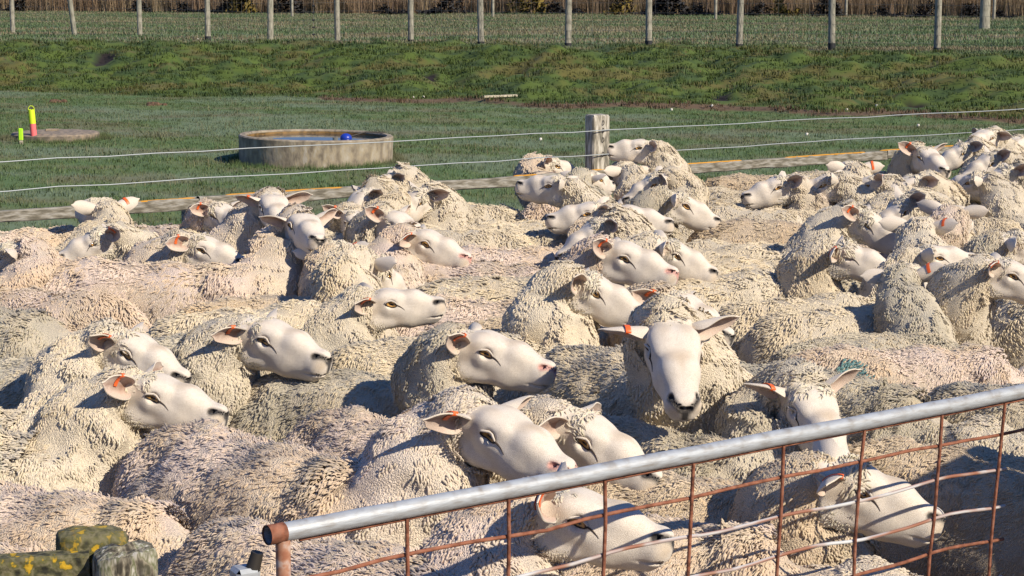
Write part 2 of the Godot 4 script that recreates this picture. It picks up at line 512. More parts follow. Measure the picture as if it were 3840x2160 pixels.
# the locks of a whole back and flanks as one mesh: short pointed staples lying back and down
func make_fleece(tint: String, off: float, spacing: float, L0: float, W0: float, seed_: int, per_ring: int, cols: int) -> ArrayMesh:
	var r := RandomNumberGenerator.new()
	r.seed = seed_
	var g := Geo.new()
	var rows := (RINGS.size() - 1) * per_ring + per_ring
	var pts := PackedVector3Array()
	for k in rows:
		var f := float(k) / per_ring
		var i0: int = mini(int(f), RINGS.size() - 1)
		var i1: int = mini(i0 + 1, RINGS.size() - 1)
		var t := f - i0
		var q := []
		for e in 5: q.append(lerpf(RINGS[i0][e], RINGS[i1][e], t))
		if i0 == RINGS.size() - 1: q[0] += t * 0.10
		var c := Vector3(q[0], q[1], 0)
		for m in cols:
			var o := around_ring(TAU * m / cols, c, Vector3.BACK, Vector3.UP, Vector3(q[2], q[3], q[4]))
			pts.append(c + o + o.normalized() * bulge(c + o, off, q[2]))
	var gn := Geo.new()
	gn.grid(pts, rows, cols, true)
	for k in rows - 1:
		for m in cols:
			var a: Vector3 = pts[k * cols + m]
			if a.y < 0.27: continue
			var n0: Vector3 = gn.n[k * cols + m]
			if n0.y < -0.4: continue
			var b: Vector3 = pts[k * cols + (m + 1) % cols]
			var d: Vector3 = pts[(k + 1) * cols + m]
			var want := (b - a).cross(d - a).length() / (spacing * spacing)
			var cnt := int(want) + (1 if r.randf() < want - int(want) else 0)
			for q in cnt:
				var n := (n0 + Vector3(r.randf_range(-1, 1), r.randf_range(-1, 1), r.randf_range(-1, 1)) * 0.10).normalized()
				var p := a + (b - a) * r.randf() + (d - a) * r.randf() - n * r.randf_range(0.0025, 0.0062)
				var swirl := noise.get_noise_3d(p.x * 6.0 + off * 2.0, p.y * 6.0, p.z * 6.0) * 1.1 + r.randf_range(-0.35, 0.35)
				var flow := Vector3.LEFT * 0.55 + (Vector3.DOWN - n * Vector3.DOWN.dot(n)) * 1.1
				flow = (flow - n * flow.dot(n)).normalized().rotated(n, swirl)
				var s := flow.cross(n).normalized()
				var L := L0 * r.randf_range(0.7, 1.3)
				var W := W0 * r.randf_range(0.7, 1.3)
				var up := 0.42 + 0.25 * r.randf() + (0.6 if r.randf() < 0.06 else 0.0)
				var wav := r.randf_range(-0.5, 0.5)
				var p1 := p + (n * up + flow * 0.65) * L * 0.42
				var p2 := p1 + (flow * 0.95 + n * (0.30 * up - 0.1) + s * wav) * L * 0.38
				var p3 := p2 + (flow * 0.9 + n * (0.25 * up - 0.25) - s * wav) * L * 0.30
				var tone := r.randf_range(0.90, 1.10)
				var c := wool_colour(tint, p, int(off), 0.0)
				c = Color(c.r * tone, c.g * tone, c.b * tone * r.randf_range(0.95, 1.03))
				var at := g.v.size()
				for e in 2:
					var cp := p if e == 0 else p1.lerp(p2, 0.45)
					for x in 3:
						var ang := TAU * x / 3.0 + PI * 0.5
						var o := s * cos(ang) + n * sin(ang) * 0.7
						g.v.append(cp + o * W * (0.5 if e == 0 else 0.44)); g.n.append((o + n * 0.25).normalized()); g.c.append(c)
				g.v.append(p3); g.n.append((flow * 0.6 + n).normalized()); g.c.append(c)
				for x in 3:
					var y := (x + 1) % 3
					g.i.append_array(PackedInt32Array([at + x, at + y, at + 3 + x, at + y, at + 3 + y, at + 3 + x, at + 3 + x, at + 3 + y, at + 6]))
	return g.mesh(null, mats.wool)

var heads := {}
var marks := {121: [Vector3(-0.26, 0.70, 0.13), 0.055], 122: [Vector3(-0.30, 0.67, 0.155), 0.042]}

func make_sheep(id: int, at: Vector3, by: float, head: Vector3, hy: float, hp: float, roll: float, sc: float, tagged: int, tint: String, label: String, group: String) -> void:
	var rng := RandomNumberGenerator.new()
	rng.seed = 100 + id
	var near := at.z > -6.6
	var root := base("sheep", at, by)
	tag(root, label, "sheep", group)
	var inv := root.transform.affine_inverse()
	# head placing
	var yaw := hy - by
	var f := Vector3(cos(yaw) * cos(hp), -sin(hp), -sin(yaw) * cos(hp))
	var right := f.cross(Vector3.UP).normalized()
	var hb := Basis(f, right.cross(f).normalized(), right).rotated(f, roll)
	var k := 0.885 * sc * rng.randf_range(0.98, 1.02)
	var stretch := Vector3(k * rng.randf_range(0.96, 1.03), k * rng.randf_range(0.96, 1.04), k * rng.randf_range(0.95, 1.03))
	hb = Basis(hb.x * stretch.x, hb.y * stretch.y, hb.z * stretch.z)
	var eye_mid := inv * head
	var hx := Transform3D(hb, eye_mid - hb * Vector3(0.085, 0.0, 0.0))
	sc *= 0.95 * rng.randf_range(0.96, 1.04)
	# spine: rings from rump to skull
	var ctr := PackedVector3Array()
	var dim := PackedVector3Array()
	var dors := PackedVector3Array()
	var fat := rng.randf_range(0.88, 0.99)
	var mirror := -1.0 if rng.randf() < 0.5 else 1.0
	for q in RINGS:
		ctr.append(Vector3(q[0], q[1], 0) * sc)
		dim.append(Vector3(q[2] * fat, q[3], q[4]) * sc)
		dors.append(Vector3.UP)
	var p0: Vector3 = ctr[ctr.size() - 1]
	var fn := hb.x.normalized()
	var un := hb.y.normalized()
	var p3 := hx * Vector3(-0.02, -0.02, 0)
	var t3 := (fn * 0.75 + Vector3.UP * 0.55).normalized()
	var p1 := p0 + Vector3(0.20, 0.03, 0) * sc
	var p2 := p3 - t3 * 0.17 * sc
	var nd := (un * 0.75 - fn * 0.65).normalized()
	for q in range(1, 15):
		var t := q / 14.0
		var s := 1.0 - t
		ctr.append(p0 * (s * s * s) + p1 * (3.0 * s * s * t) + p2 * (3.0 * s * t * t) + p3 * (t * t * t))
		var w := lerpf(lerpf(0.192, 0.128, smoothstep(0.0, 0.6, t)), 0.080, smoothstep(0.70, 1.0, t))
		var h := lerpf(lerpf(0.282, 0.140, smoothstep(0.0, 0.65, t)), 0.086, smoothstep(0.70, 1.0, t))
		dim.append(Vector3(w, h, h * 1.02) * sc)
		dors.append(Vector3.UP.lerp(nd, smoothstep(0.2, 1.0, t)).normalized())
	ctr.append(p3 + fn * 0.035 * sc); dim.append(Vector3(0.045, 0.05, 0.05) * sc); dors.append(un)
	var rows := ctr.size()
	# finer rings by Catmull interpolation
	var sub := 4 if near else 2
	var C := PackedVector3Array(); var D := PackedVector3Array(); var U := PackedVector3Array()
	for r in rows - 1:
		for q in sub:
			var t := float(q) / sub
			C.append(ctr[r].cubic_interpolate(ctr[r + 1], ctr[maxi(r - 1, 0)], ctr[mini(r + 2, rows - 1)], t))
			D.append(dim[r].lerp(dim[r + 1], t))
			U.append(dors[r].lerp(dors[r + 1], t))
	C.append(ctr[rows - 1]); D.append(dim[rows - 1]); U.append(dors[rows - 1])
	rows = C.size()
	var cols := 48 if near else 32
	var neck_row := 9 * sub
	var pts := PackedVector3Array()
	pts.resize(rows * cols)
	var off: float = offs[tint]
	for r in rows:
		var T := (C[mini(r + 1, rows - 1)] - C[maxi(r - 1, 0)]).normalized()
		var u := (U[r] - T * U[r].dot(T)).normalized()
		var s := T.cross(u).normalized()
		for c in cols:
			var o := around_ring(TAU * c / cols, C[r], s, u, D[r])
			var p := (C[r] + o) / sc
			pts[r * cols + c] = C[r] + o + o.normalized() * (bulge(Vector3(p.x, p.y, p.z * mirror / fat), off, D[r].x / sc) - 0.0008) * sc
	var g := Geo.new()
	g.grid(pts, rows, cols, true)
	for q in g.v.size():
		g.c[q] = wool_colour(tint, g.v[q], id, smoothstep(0.24, 0.5, g.v[q].x / sc))
	# legs
	for lx in [-0.33, 0.24]:
		for lz in [-0.12, 0.12]:
			var hind: bool = lx < 0
			var path := PackedVector3Array([Vector3(lx, 0.42, lz * 0.9) * sc, Vector3(lx + (0.03 if hind else 0.0), 0.30, lz) * sc, Vector3(lx - (0.05 if hind else 0.0), 0.19, lz) * sc, Vector3(lx - (0.03 if hind else 0.0), 0.06, lz) * sc, Vector3(lx + 0.01, 0.035, lz) * sc, Vector3(lx + 0.02, 0.0, lz) * sc])
			g.tube(path, PackedFloat32Array([0.085, 0.055, 0.026, 0.020, 0.024, 0.030]), 8, Color(0.62, 0.55, 0.45))
	var skin := Geo.new()
	var pink: bool = id in [26, 28, 37, 10, 18]
	skin.add(heads[("pink" if pink else "dark") + ("_fine" if near else "")], hx)
	# ears
	for side in [-1.0, 1.0]:
		var el := rng.randf_range(-0.05, 0.42)
		var sw := rng.randf_range(-0.45, 0.10)
		var tw := rng.randf_range(-0.7, 0.35)
		if ear_set.has(id):
			var z: Array = ear_set[id]
			el = z[0]; sw = z[1]; tw = z[2]
		add_ear(skin, side, hx, 0.136 * rng.randf_range(0.94, 1.08), el, sw, tw, rng.randf_range(-0.05, 0.3), tagged == (1 if side < 0 else 2), root)
	var m := g.mesh(null, mats.fleece_base)
	skin.mesh(m, mats.face)
	part("body", m, null, root)
	var lidded: bool = id in [16, 42, 6, 39, 57]
	for side in [-1.0, 1.0]:
		part("eye", eyes[("shut" if lidded else ("wide" if id % 3 == 0 else "half")) + ("r" if side > 0 else "l")], null, root, hx)
	# fleece
	var back := PackedFloat32Array()
	var curls := PackedFloat32Array()
	var fluff := PackedFloat32Array()
	var paint := PackedFloat32Array()
	var per := (1.0 / 0.00105) if near else (1.0 / 0.0015)
	var size := (0.92 if near else 1.0) * sqrt(sc)
	var mk: Array = marks.get(id, [])
	for r in range(0 if mk.size() else neck_row, rows - 2):
		for c in cols:
			var a: Vector3 = pts[r * cols + c]
			var b: Vector3 = pts[r * cols + (c + 1) % cols]
			var d: Vector3 = pts[(r + 1) * cols + c]
			if a.y < 0.26: continue
			var n: Vector3 = g.n[r * cols + c]
			if n.y < -0.45: continue
			var want := (b - a).cross(d - a).length() * per
			var cnt := int(want) + (1 if rng.randf() < want - int(want) else 0)
			for q in cnt:
				var p := a + (b - a) * rng.randf() + (d - a) * rng.randf()
				var T := (C[r + 1] - C[r]).normalized()
				var down := Vector3.DOWN - n * Vector3.DOWN.dot(n)
				var flow := -T * 0.55 + down * 1.1
				flow = (flow - n * flow.dot(n)).normalized()
				var up := n
				if r > neck_row: up = (n + Vector3.UP * 0.1).normalized()
				var s := flow.cross(up).normalized()
				var B := Basis(flow, up, s).rotated(up, rng.randf_range(-0.45, 0.45))
				var col := wool_colour(tint, p, id, smoothstep(0.24, 0.5, p.x / sc))
				if mk.size():
					var dd: float = p.distance_to(mk[0] * sc) + fine.get_noise_3dv(p * 30.0) * 0.02
					if dd < mk[1]: put_row(paint, B.scaled(Vector3.ONE * size), p + n * 0.006, Color(0.06, 0.25, 0.27).lerp(col, 0.15))
				if r < neck_row: continue
				if r > neck_row + 2 * sub and rng.randf() < 0.85:
					put_row(curls, B.scaled(Vector3.ONE * size * rng.randf_range(0.8, 1.15)), p + n * 0.0022, col)
				else:
					put_row(back, B.scaled(Vector3(1, rng.randf_range(0.75, 1.25), 1) * size * rng.randf_range(0.85, 1.15)), p + n * 0.0022, col)
	# wool on the poll and cheeks
	var hg: Geo = heads["dark"]
	var knot: float = rng.randf_range(0.35, 1.0) if not knots.has(id) else knots[id]
	for q in hg.v.size():
		var p: Vector3 = hg.v[q]
		var lim := 0.015 + 0.065 * knot if p.y > 0.015 else (0.020 + 0.030 * knot if p.y > -0.03 else 0.050 + 0.045 * knot)
		if p.x > lim + rng.randf_range(-0.012, 0.008): continue
		if Vector3(p.x - 0.008, p.y - 0.022, absf(p.z) - 0.05).length() < 0.034: continue
		if rng.randf() > (0.30 if p.x > -0.02 else 0.16): continue
		var n := (hb * hg.n[q]).normalized()
		var w := hx * p
		var flow := -fn * 0.5 + Vector3.DOWN * 0.7
		if p.y > 0.02: flow = fn * rng.randf_range(-0.4, 0.5) + right * rng.randf_range(-0.8, 0.8)
		flow = (flow - n * flow.dot(n)).normalized()
		var B := Basis(flow, n, flow.cross(n).normalized())
		var col := Color(0.74, 0.675, 0.55) * rng.randf_range(0.9, 1.06)
		var sz := size * lerpf(0.55, 1.0, knot) * rng.randf_range(0.7, 1.1)
		if p.y > 0.0: put_row(fluff, B.scaled(Vector3(sz, sz * (0.8 + 0.5 * knot), sz)), w, col)
		else: put_row(curls, B.scaled(Vector3.ONE * sz * 0.8), w, col)
	var fl := part("fleece", fleeces[("near_" if near else "far_") + tint], null, root, Transform3D(Basis().scaled(Vector3(sc, sc, sc * fat * mirror)), Vector3.ZERO))
	fl.set_meta("kind", "stuff")
	fleece("paint_mark", paint, patches["back0"], root)
	fleece("shoulder_wool", back, patches["back%d" % (id % 4)], root)
	fleece("neck_wool", curls, patches["curl%d" % (id % 3)], root)
	fleece("topknot", fluff, patches["fluff%d" % (id % 2)], root)
	wool_count += paint.size() / 16 + (back.size() + curls.size() + fluff.size()) / 16
var wool_count := 0
var offs := {"p": 3.0, "c": 17.0, "o": 31.0, "t": 47.0}
var eyes := {}
var ear_set := {}
var knots := {37: 0.0, 26: 0.15, 28: 0.15, 35: 0.2, 12: 0.1, 11: 0.1, 31: 0.15, 21: 0.25, 18: 0.25, 40: 1.0, 42: 1.0, 39: 0.8, 13: 1.0, 43: 1.0, 44: 1.0, 24: 0.7, 25: 0.7, 23: 0.6}

func stock() -> void:
	# shared materials and meshes of the sheep
	var w := flat("wool", Color.WHITE, 0.92, 0.0, true)
	w.rim_enabled = true; w.rim = 0.25; w.rim_tint = 0.6
	w.backlight_enabled = true; w.backlight = lin(0.20, 0.185, 0.16)
	var fb := flat("fleece_base", Color.WHITE, 0.95, 0.0, true)
	fb.heightmap_enabled = true
	var curl := noise_tex(0.075, [], [], 1024, FastNoiseLite.TYPE_SIMPLEX, 3, 3)
	curl.noise.domain_warp_enabled = true
	curl.noise.domain_warp_amplitude = 16.0
	curl.noise.domain_warp_frequency = 0.05
	curl.noise.fractal_type = FastNoiseLite.FRACTAL_RIDGED
	fb.heightmap_texture = curl
	fb.heightmap_scale = 1.0
	fb.rim_enabled = true; fb.rim = 0.25; fb.rim_tint = 0.6
	fb.uv1_triplanar = true; fb.uv1_scale = Vector3(1.7, 1.7, 1.7)
	var fc := flat("face", Color.WHITE, 0.85, 0.0, true)
	fc.heightmap_enabled = true
	fc.heightmap_texture = noise_tex(0.14, [], [], 512, FastNoiseLite.TYPE_SIMPLEX_SMOOTH, 3, 4)
	fc.heightmap_scale = 0.14
	fc.uv1_triplanar = true; fc.uv1_scale = Vector3(7, 7, 7)
	fc.albedo_texture = noise_tex(0.12, [Color(0.84, 0.82, 0.79), Color(0.96, 0.95, 0.93), Color(1, 1, 1)], [0.25, 0.5, 0.75], 512, FastNoiseLite.TYPE_SIMPLEX_SMOOTH, 4, 6)
	fc.rim_enabled = true; fc.rim = 0.3; fc.rim_tint = 0.5
	flat("eye", Color.WHITE, 0.08, 0.0, true)
	flat("tag", lin(0.80, 0.13, 0.025), 0.45)
	for nose in ["dark", "pink"]:
		var c := Color(0.028, 0.024, 0.024) if nose == "dark" else Color(0.55, 0.30, 0.27)
		heads[nose] = make_head(0.0076, c, 0.9)
		heads[nose + "_fine"] = make_head(0.0054, c, 0.9)
	for o in [["wide", 1.08, Color(0.50, 0.29, 0.09)], ["half", 0.86, Color(0.46, 0.26, 0.08)], ["shut", 0.22, Color(0.05, 0.03, 0.02)]]:
		eyes[o[0] + "r"] = make_eye(1.0, o[1], o[2])
		eyes[o[0] + "l"] = make_eye(-1.0, o[1], o[2])
	for k in 4: patches["back%d" % k] = wool_patch(11 + k, 50, 0.033, 0.0185, 0.0056, 1.2, 0.12, 0.4)
	for k in 3: patches["curl%d" % k] = wool_patch(41 + k, 48, 0.030, 0.0120, 0.0060, 1.25, 0.7, 0.45)
	for k in 2: patches["fluff%d" % k] = wool_patch(71 + k, 14, 0.016, 0.028, 0.0066, 1.25, 0.2, 0.6)
	for t in ["p", "c", "o", "t"]:
		fleeces["near_" + t] = make_fleece(t, offs[t], 0.0061, 0.0175, 0.0054, 200 + int(offs[t]), 4, 48)
		fleeces["far_" + t] = make_fleece(t, offs[t], 0.0088, 0.0200, 0.0070, 300 + int(offs[t]), 2, 32)

# ------------------------------------------------------------------ ground
var pits := []      # [x, depth, rx, rz, down]
func rail_side(x: float, d: float) -> float:      # > 0 beyond the yard's back fence
	return (d - (8.66 + (x + 2.22) * 0.679)) * 0.827
func bank_at(x: float, d: float) -> float:         # metres beyond the foot of the bank
	return d - (29.8 - 0.471 * x) + noise.get_noise_2d(x * 0.25, 3.0) * 0.9
func ground(x: float, d: float) -> float:
	var b := bank_at(x, d)
	var h := noise.get_noise_2d(x * 0.5, d * 0.5) * 0.03
	var rs := rail_side(x, d)
	if rs < 0.0: h = noise.get_noise_2d(x * 0.9, d * 0.9) * 0.008
	h += 0.045 * smoothstep(-3.0, -0.6, rs) * (1.0 - smoothstep(0.3, 7.0, rs))
	if b > -0.5 and d < 100.0:
		var k := smoothstep(0.0, 5.0, b) * (1.0 - 0.22 * smoothstep(6.0, 8.0, b))
		h += 0.06 * smoothstep(-0.05, 0.18, b) * smoothstep(-6.0, 0.0, x) + 0.60 * k
		h += (noise.get_noise_2d(x * 0.6, d * 0.6) * 0.16 + noise.get_noise_2d(x * 2.3, d * 2.3) * 0.085) * smoothstep(0.2, 1.5, b) * (1.0 - smoothstep(5.5, 8.0, b))
		for p in pits:
			var q := pow((x - p[0]) / p[2], 2.0) + pow((d - p[1]) / p[3], 2.0)
			if q < 1.6: h -= p[4] * (1.0 - smoothstep(0.35, 1.5, q))
	elif d >= 100.0: h += 0.528
	return h
func turf_colour(x: float, d: float) -> Color:
	if rail_side(x, d) < 0.0 or d < 6.0:
		return Color(0.14, 0.10, 0.065) * (1.0 + 0.3 * noise.get_noise_2d(x * 3.0, d * 3.0))
	var b := bank_at(x, d)
	var n1 := noise.get_noise_2d(x * 0.45 + 20.0, d * 0.9)
	var n2 := noise.get_noise_2d(x * 1.7, d * 1.7 + 40.0)
	var n3 := fine.get_noise_2d(x * 6.0, d * 6.0)
	if b < 0.0:
		var c := Color(0.080, 0.138, 0.046).lerp(Color(0.112, 0.156, 0.056), smoothstep(-0.1, 0.4, n2))
		# frost lies in streaks on the lawn
		var f := noise.get_noise_2d(x * 0.16 + 7.0, d * 0.5 + x * 0.1)
		c = c.lerp(Color(0.142, 0.188, 0.118), smoothstep(0.0, 0.32, f + n3 * 0.18) * 0.7)
		c = c.lerp(Color(0.150, 0.138, 0.080), smoothstep(0.12, 0.45, n1 + n3 * 0.25) * 0.6)
		return c
	if b < 8.5:
		var c := Color(0.070, 0.106, 0.019).lerp(Color(0.036, 0.070, 0.017), smoothstep(-0.05, 0.35, n2 + n3 * 0.35))
		c = c.lerp(Color(0.118, 0.104, 0.030), smoothstep(0.12, 0.5, n1 + n3 * 0.4) * 0.8)
		c = c.lerp(Color(0.075, 0.105, 0.050), smoothstep(5.0, 7.5, b))
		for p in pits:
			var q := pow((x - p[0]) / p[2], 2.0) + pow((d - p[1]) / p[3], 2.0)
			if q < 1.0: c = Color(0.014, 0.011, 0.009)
		if b < 0.22 and x > -3.0: c = Color(0.12, 0.080, 0.050)
		return c
	var s := noise.get_noise_2d(x * 0.05, d * 0.42)
	var c := Color(0.098, 0.155, 0.068).lerp(Color(0.225, 0.200, 0.126), smoothstep(-0.15, 0.28, s + n3 * 0.15))
	return c.lerp(Color(0.13, 0.165, 0.105), smoothstep(0.1, 0.5, n1) * 0.5)

func span(list: Array, from: float, to: float, step: float) -> void:
	var n := int(round((to - from) / step))
	for k in n: list.append(from + step * k)

func on_ground(vx: float, vy: float, guess: float) -> Vector3:
	var p := pixel(vx, vy, guess)
	for k in 12:
		var h := lerpf(p.y, ground(p.x, -p.z), 0.6)
		p = pixel(vx, vy, h)
	return p

func build_ground() -> void:
	var found := []
	for h in [[1300, 188, 0.17, 0.22, 0.10], [1338, 183, 0.13, 0.2, 0.10], [2265, 176, 0.34, 0.22, 0.12], [2300, 181, 0.2, 0.16, 0.12], [36, 150, 0.14, 0.2, 0.1], [108, 156, 0.22, 0.2, 0.1], [213, 156, 0.2, 0.2, 0.1], [262, 152, 0.14, 0.2, 0.08], [262, 126, 0.2, 0.24, 0.08], [120, 107, 0.2, 0.24, 0.08], [185, 114, 0.28, 0.2, 0.06], [1080, 152, 0.12, 0.2, 0.07], [1820, 247, 0.12, 0.16, 0.06]]:
		var p := on_ground(h[0], h[1], 0.3)
		found.append([p.x, -p.z, h[2], h[3] * 1.5, h[4]])
	pits = found
	var xs := [-500.0, -200.0, -80.0, -40.0, -24.0]
	span(xs, -16.0, -9.6, 0.4); span(xs, -9.6, 9.6, 0.13); span(xs, 9.6, 16.01, 0.4)
	xs.append_array([24.0, 40.0, 80.0, 200.0, 500.0])
	var ds := [-300.0, -80.0, -20.0, -4.0]
	span(ds, 0.0, 8.0, 1.0); span(ds, 8.0, 25.0, 0.3); span(ds, 25.0, 41.0, 0.1); span(ds, 41.0, 99.5, 0.7)
	ds.append_array([100.0, 101.0, 115.0, 140.0, 200.0, 400.0, 900.0])
	var g := Geo.new()
	var pts := PackedVector3Array()
	var cols := PackedColorArray()
	for d in ds:
		for x in xs:
			pts.append(Vector3(x, ground(x, d), -d))
			cols.append(turf_colour(x, d))
	g.grid(pts, ds.size(), xs.size(), false)
	g.c = cols
	if g.n[g.n.size() / 2].y < 0:
		g = Geo.new()
		g.grid(pts, ds.size(), xs.size(), false, Color.WHITE, true)
		g.c = cols
	tag(part("ground", g.mesh(), mats.turf, self), "green paddock with a mossy bank and field behind the yard", "ground", "", "structure")

func blades(seed_: int, count: int, spread: float, h0: float, h1: float, width: float, bend: float) -> ArrayMesh:
	var r := RandomNumberGenerator.new()
	r.seed = seed_
	var g := Geo.new()
	for k in count:
		var a := r.randf() * TAU
		var p := Vector3(cos(a), 0, sin(a)) * spread * sqrt(r.randf())
		var yaw := r.randf() * TAU
		var s := Vector3(cos(yaw), 0, sin(yaw)) * width * r.randf_range(0.6, 1.4) * 0.5
		var l := Vector3(-sin(yaw), 0, cos(yaw)) * bend * r.randf_range(0.2, 1.0)
		var h := r.randf_range(h0, h1)
		var t := r.randf_range(0.7, 1.25)
		var c := Color(t * r.randf_range(0.92, 1.12), t, t * r.randf_range(0.85, 1.05))
		var b := g.v.size()
		var n := (Vector3.UP * h + l * h).cross(s).normalized()
		for q in [p - s - Vector3.UP * 0.01, p + s - Vector3.UP * 0.01, p + l * h * 0.35 - s * 0.7 + Vector3.UP * h * 0.6, p + l * h * 0.35 + s * 0.7 + Vector3.UP * h * 0.6, p + l * h + Vector3.UP * h]:
			g.v.append(q); g.n.append(n); g.c.append(c)
		g.i.append_array(PackedInt32Array([b, b + 1, b + 2, b + 1, b + 3, b + 2, b + 2, b + 3, b + 4]))
	return g.mesh(null, mats.grass)

func scatter(called: String, label: String, mesh_: Mesh, rows: PackedFloat32Array) -> void:
	var mm := MultiMesh.new()
	mm.transform_format = MultiMesh.TRANSFORM_3D
	mm.use_colors = true
	mm.mesh = mesh_
	mm.instance_count = rows.size() / 16
	mm.buffer = rows
	var o := MultiMeshInstance3D.new()
	o.name = numbered(called)
	o.multimesh = mm
	tag(o, label, "grass", "", "stuff")
	add_child(o)

func build_grass() -> void:
	var r := RandomNumberGenerator.new()
	r.seed = 77
	var lawn := PackedFloat32Array(); var bank := PackedFloat32Array(); var field := PackedFloat32Array(); var stalks := PackedFloat32Array()
	var d := 8.0
	while d < 92.0:
		var step := 0.17 if d < 26.0 else (0.18 if d < 41.0 else 0.48)
		var half := d * 0.256 + 1.6
		var x := -half
		while x < half:
			var px := x + r.randf_range(-0.5, 0.5) * step
			var pd := d + r.randf_range(-0.5, 0.5) * step
			x += step
			if rail_side(px, pd) < 0.06: continue
			var c := turf_colour(px, pd) * r.randf_range(0.8, 1.2)
			var bk := bank_at(px, pd)
			var B := Basis(Vector3.UP, r.randf() * TAU)
			var p := Vector3(px, ground(px, pd), -pd)
			var n := noise.get_noise_2d(px * 1.1 + 50.0, pd * 1.1)
			if bk < 0.0:
				put_row(lawn, B.scaled(Vector3.ONE * (0.8 + 0.5 * absf(n)) * r.randf_range(0.8, 1.2)), p, c)
				if r.randf() < 0.05 + 0.14 * smoothstep(0.0, 0.4, n): put_row(stalks, B.scaled(Vector3.ONE * r.randf_range(0.5, 1.1)), p, Color(0.26, 0.22, 0.125) * r.randf_range(0.7, 1.1))
			elif bk < 8.5:
				var bare := false
				for q in pits:
					if absf(px - q[0]) < q[2] * 1.1 and pd < q[1] + q[3] * 0.9 and pd > q[1] - q[3] * 1.1 - 0.28: bare = true
				if bare: continue
				put_row(bank, B.scaled(Vector3.ONE * r.randf_range(0.6, 1.25)), p, c)
				if r.randf() < 0.02: put_row(stalks, B, p, Color(0.28, 0.22, 0.10))
			else: put_row(field, B.scaled(Vector3.ONE * r.randf_range(0.8, 1.3)), p, c)
		d += step
	for q in [[788, 409, 0.3, 0.83], [140, 350, 0.0, 0.54]]:
		var o := pixel(q[0], q[1], 0.0)
		for k in 150:
			var a := r.randf() * TAU
			var rr: float = q[3] + absf(r.randfn(0.0, 0.05))
			var px: float = o.x + cos(a) * rr
			var pd: float = -o.z + q[2] + sin(a) * rr
			put_row(lawn, Basis(Vector3.UP, r.randf() * TAU).scaled(Vector3(0.4, r.randf_range(1.0, 2.4), 0.4)), Vector3(px, ground(px, pd), -pd), turf_colour(px, pd) * r.randf_range(0.85, 1.15))
	scatter("lawn_grass", "short frosted grass of the paddock", blades(1, 34, 0.15, 0.012, 0.036, 0.006, 1.3), lawn)
	scatter("bank_grass", "mossy olive grass growing on the bank", blades(2, 30, 0.16, 0.02, 0.06, 0.012, 1.3), bank)
	scatter("field_grass", "striped green and straw grass of the far field", blades(3, 34, 0.40, 0.03, 0.08, 0.018, 1.3), field)
	scatter("dry_stalks", "thin dry seed stalks standing in the paddock grass", blades(4, 5, 0.10, 0.06, 0.14, 0.003, 0.5), stalks)
	# rank brown growth at the far edge
	var reeds := PackedFloat32Array()
	for k in 8000:
		var px := r.randf_range(-28.0, 28.0)
		var pd := 80.0 - px * 0.42 + pow(r.randf(), 1.5) * 12.0
		var t := noise.get_noise_2d(px * 0.5, pd * 0.3)
		var c := Color(0.30, 0.21, 0.14).lerp(Color(0.24, 0.175, 0.12), smoothstep(-0.2, 0.3, t)).lerp(Color(0.36, 0.28, 0.185), smoothstep(0.15, 0.5, noise.get_noise_2d(px * 1.2, pd)))
		put_row(reeds, Basis(Vector3.UP, r.randf() * TAU).scaled(Vector3(1, r.randf_range(0.55, 1.15), 1)), Vector3(px, ground(px, pd), -pd), c * r.randf_range(0.9, 1.15))
	scatter("brown_reeds", "rank brown dead growth along the far edge of the field", blades(5, 40, 0.34, 0.35, 1.5, 0.014, 0.35), reeds)

# ------------------------------------------------------------------ things of the paddock
func lathe(prof: Array, sides: int, col := Color.WHITE) -> Geo:
	var pts := PackedVector3Array()
	for q in prof:
		for k in sides:
			var a := TAU * k / sides
			pts.append(Vector3(cos(a) * q[0], q[1], -sin(a) * q[0]))
	var g := Geo.new()
	g.grid(pts, prof.size(), sides, true, col, true)
	return g

func sharp_lathe(prof: Array, sides: int) -> Geo:
	# every band has its own normals, so that edges stay crisp
	var g := Geo.new()
	for k in prof.size() - 1: g.add(lathe([prof[k], prof[k + 1]], sides), Transform3D())
	return g

func build_trough() -> void:
	var c := pixel(788, 409, 0.0)
	c.z -= 0.3
	c.y = ground(c.x, -c.z) - 0.02
	var t := base("water_trough", c)
	tag(t, "round concrete water trough with a blue float standing in the grass", "trough")
	t.rotation = Vector3(0.0, 0.0, -0.018)
	var R := 0.80
	var H := 0.29
	part("wall", sharp_lathe([[R - 0.01, -0.05], [R, H - 0.012], [R - 0.012, H], [R - 0.065, H], [R - 0.075, H - 0.012], [R - 0.09, 0.02]], 72).mesh(), mats.concrete, t)
	part("inner_slime", sharp_lathe([[R - 0.079, H - 0.02], [R - 0.0925, 0.03]], 72).mesh(), mats.slime, t)
	part("floor", sharp_lathe([[R - 0.088, 0.03], [0.001, 0.03]], 48).mesh(), mats.slime, t)
	part("water", sharp_lathe([[R - 0.078, H - 0.042], [0.001, H - 0.042]], 64).mesh(), mats.water, t)
	var f := part("float", lathe([[0.001, -0.05], [0.04, -0.045], [0.058, -0.02], [0.062, 0.0], [0.058, 0.02], [0.04, 0.040], [0.02, 0.048], [0.001, 0.05]], 20).mesh(), mats.float_blue, t, Transform3D(Basis(), Vector3(0.30, H - 0.04, -0.12)))
	var a := Geo.new()
	a.tube(PackedVector3Array([Vector3(0.05, 0.02, -0.02), Vector3(0.2, 0.06, -0.12), Vector3(0.38, 0.05, -0.2)]), PackedFloat32Array([0.007, 0.007, 0.007]), 8)
	part("arm", a.mesh(), mats.dark_metal, f)

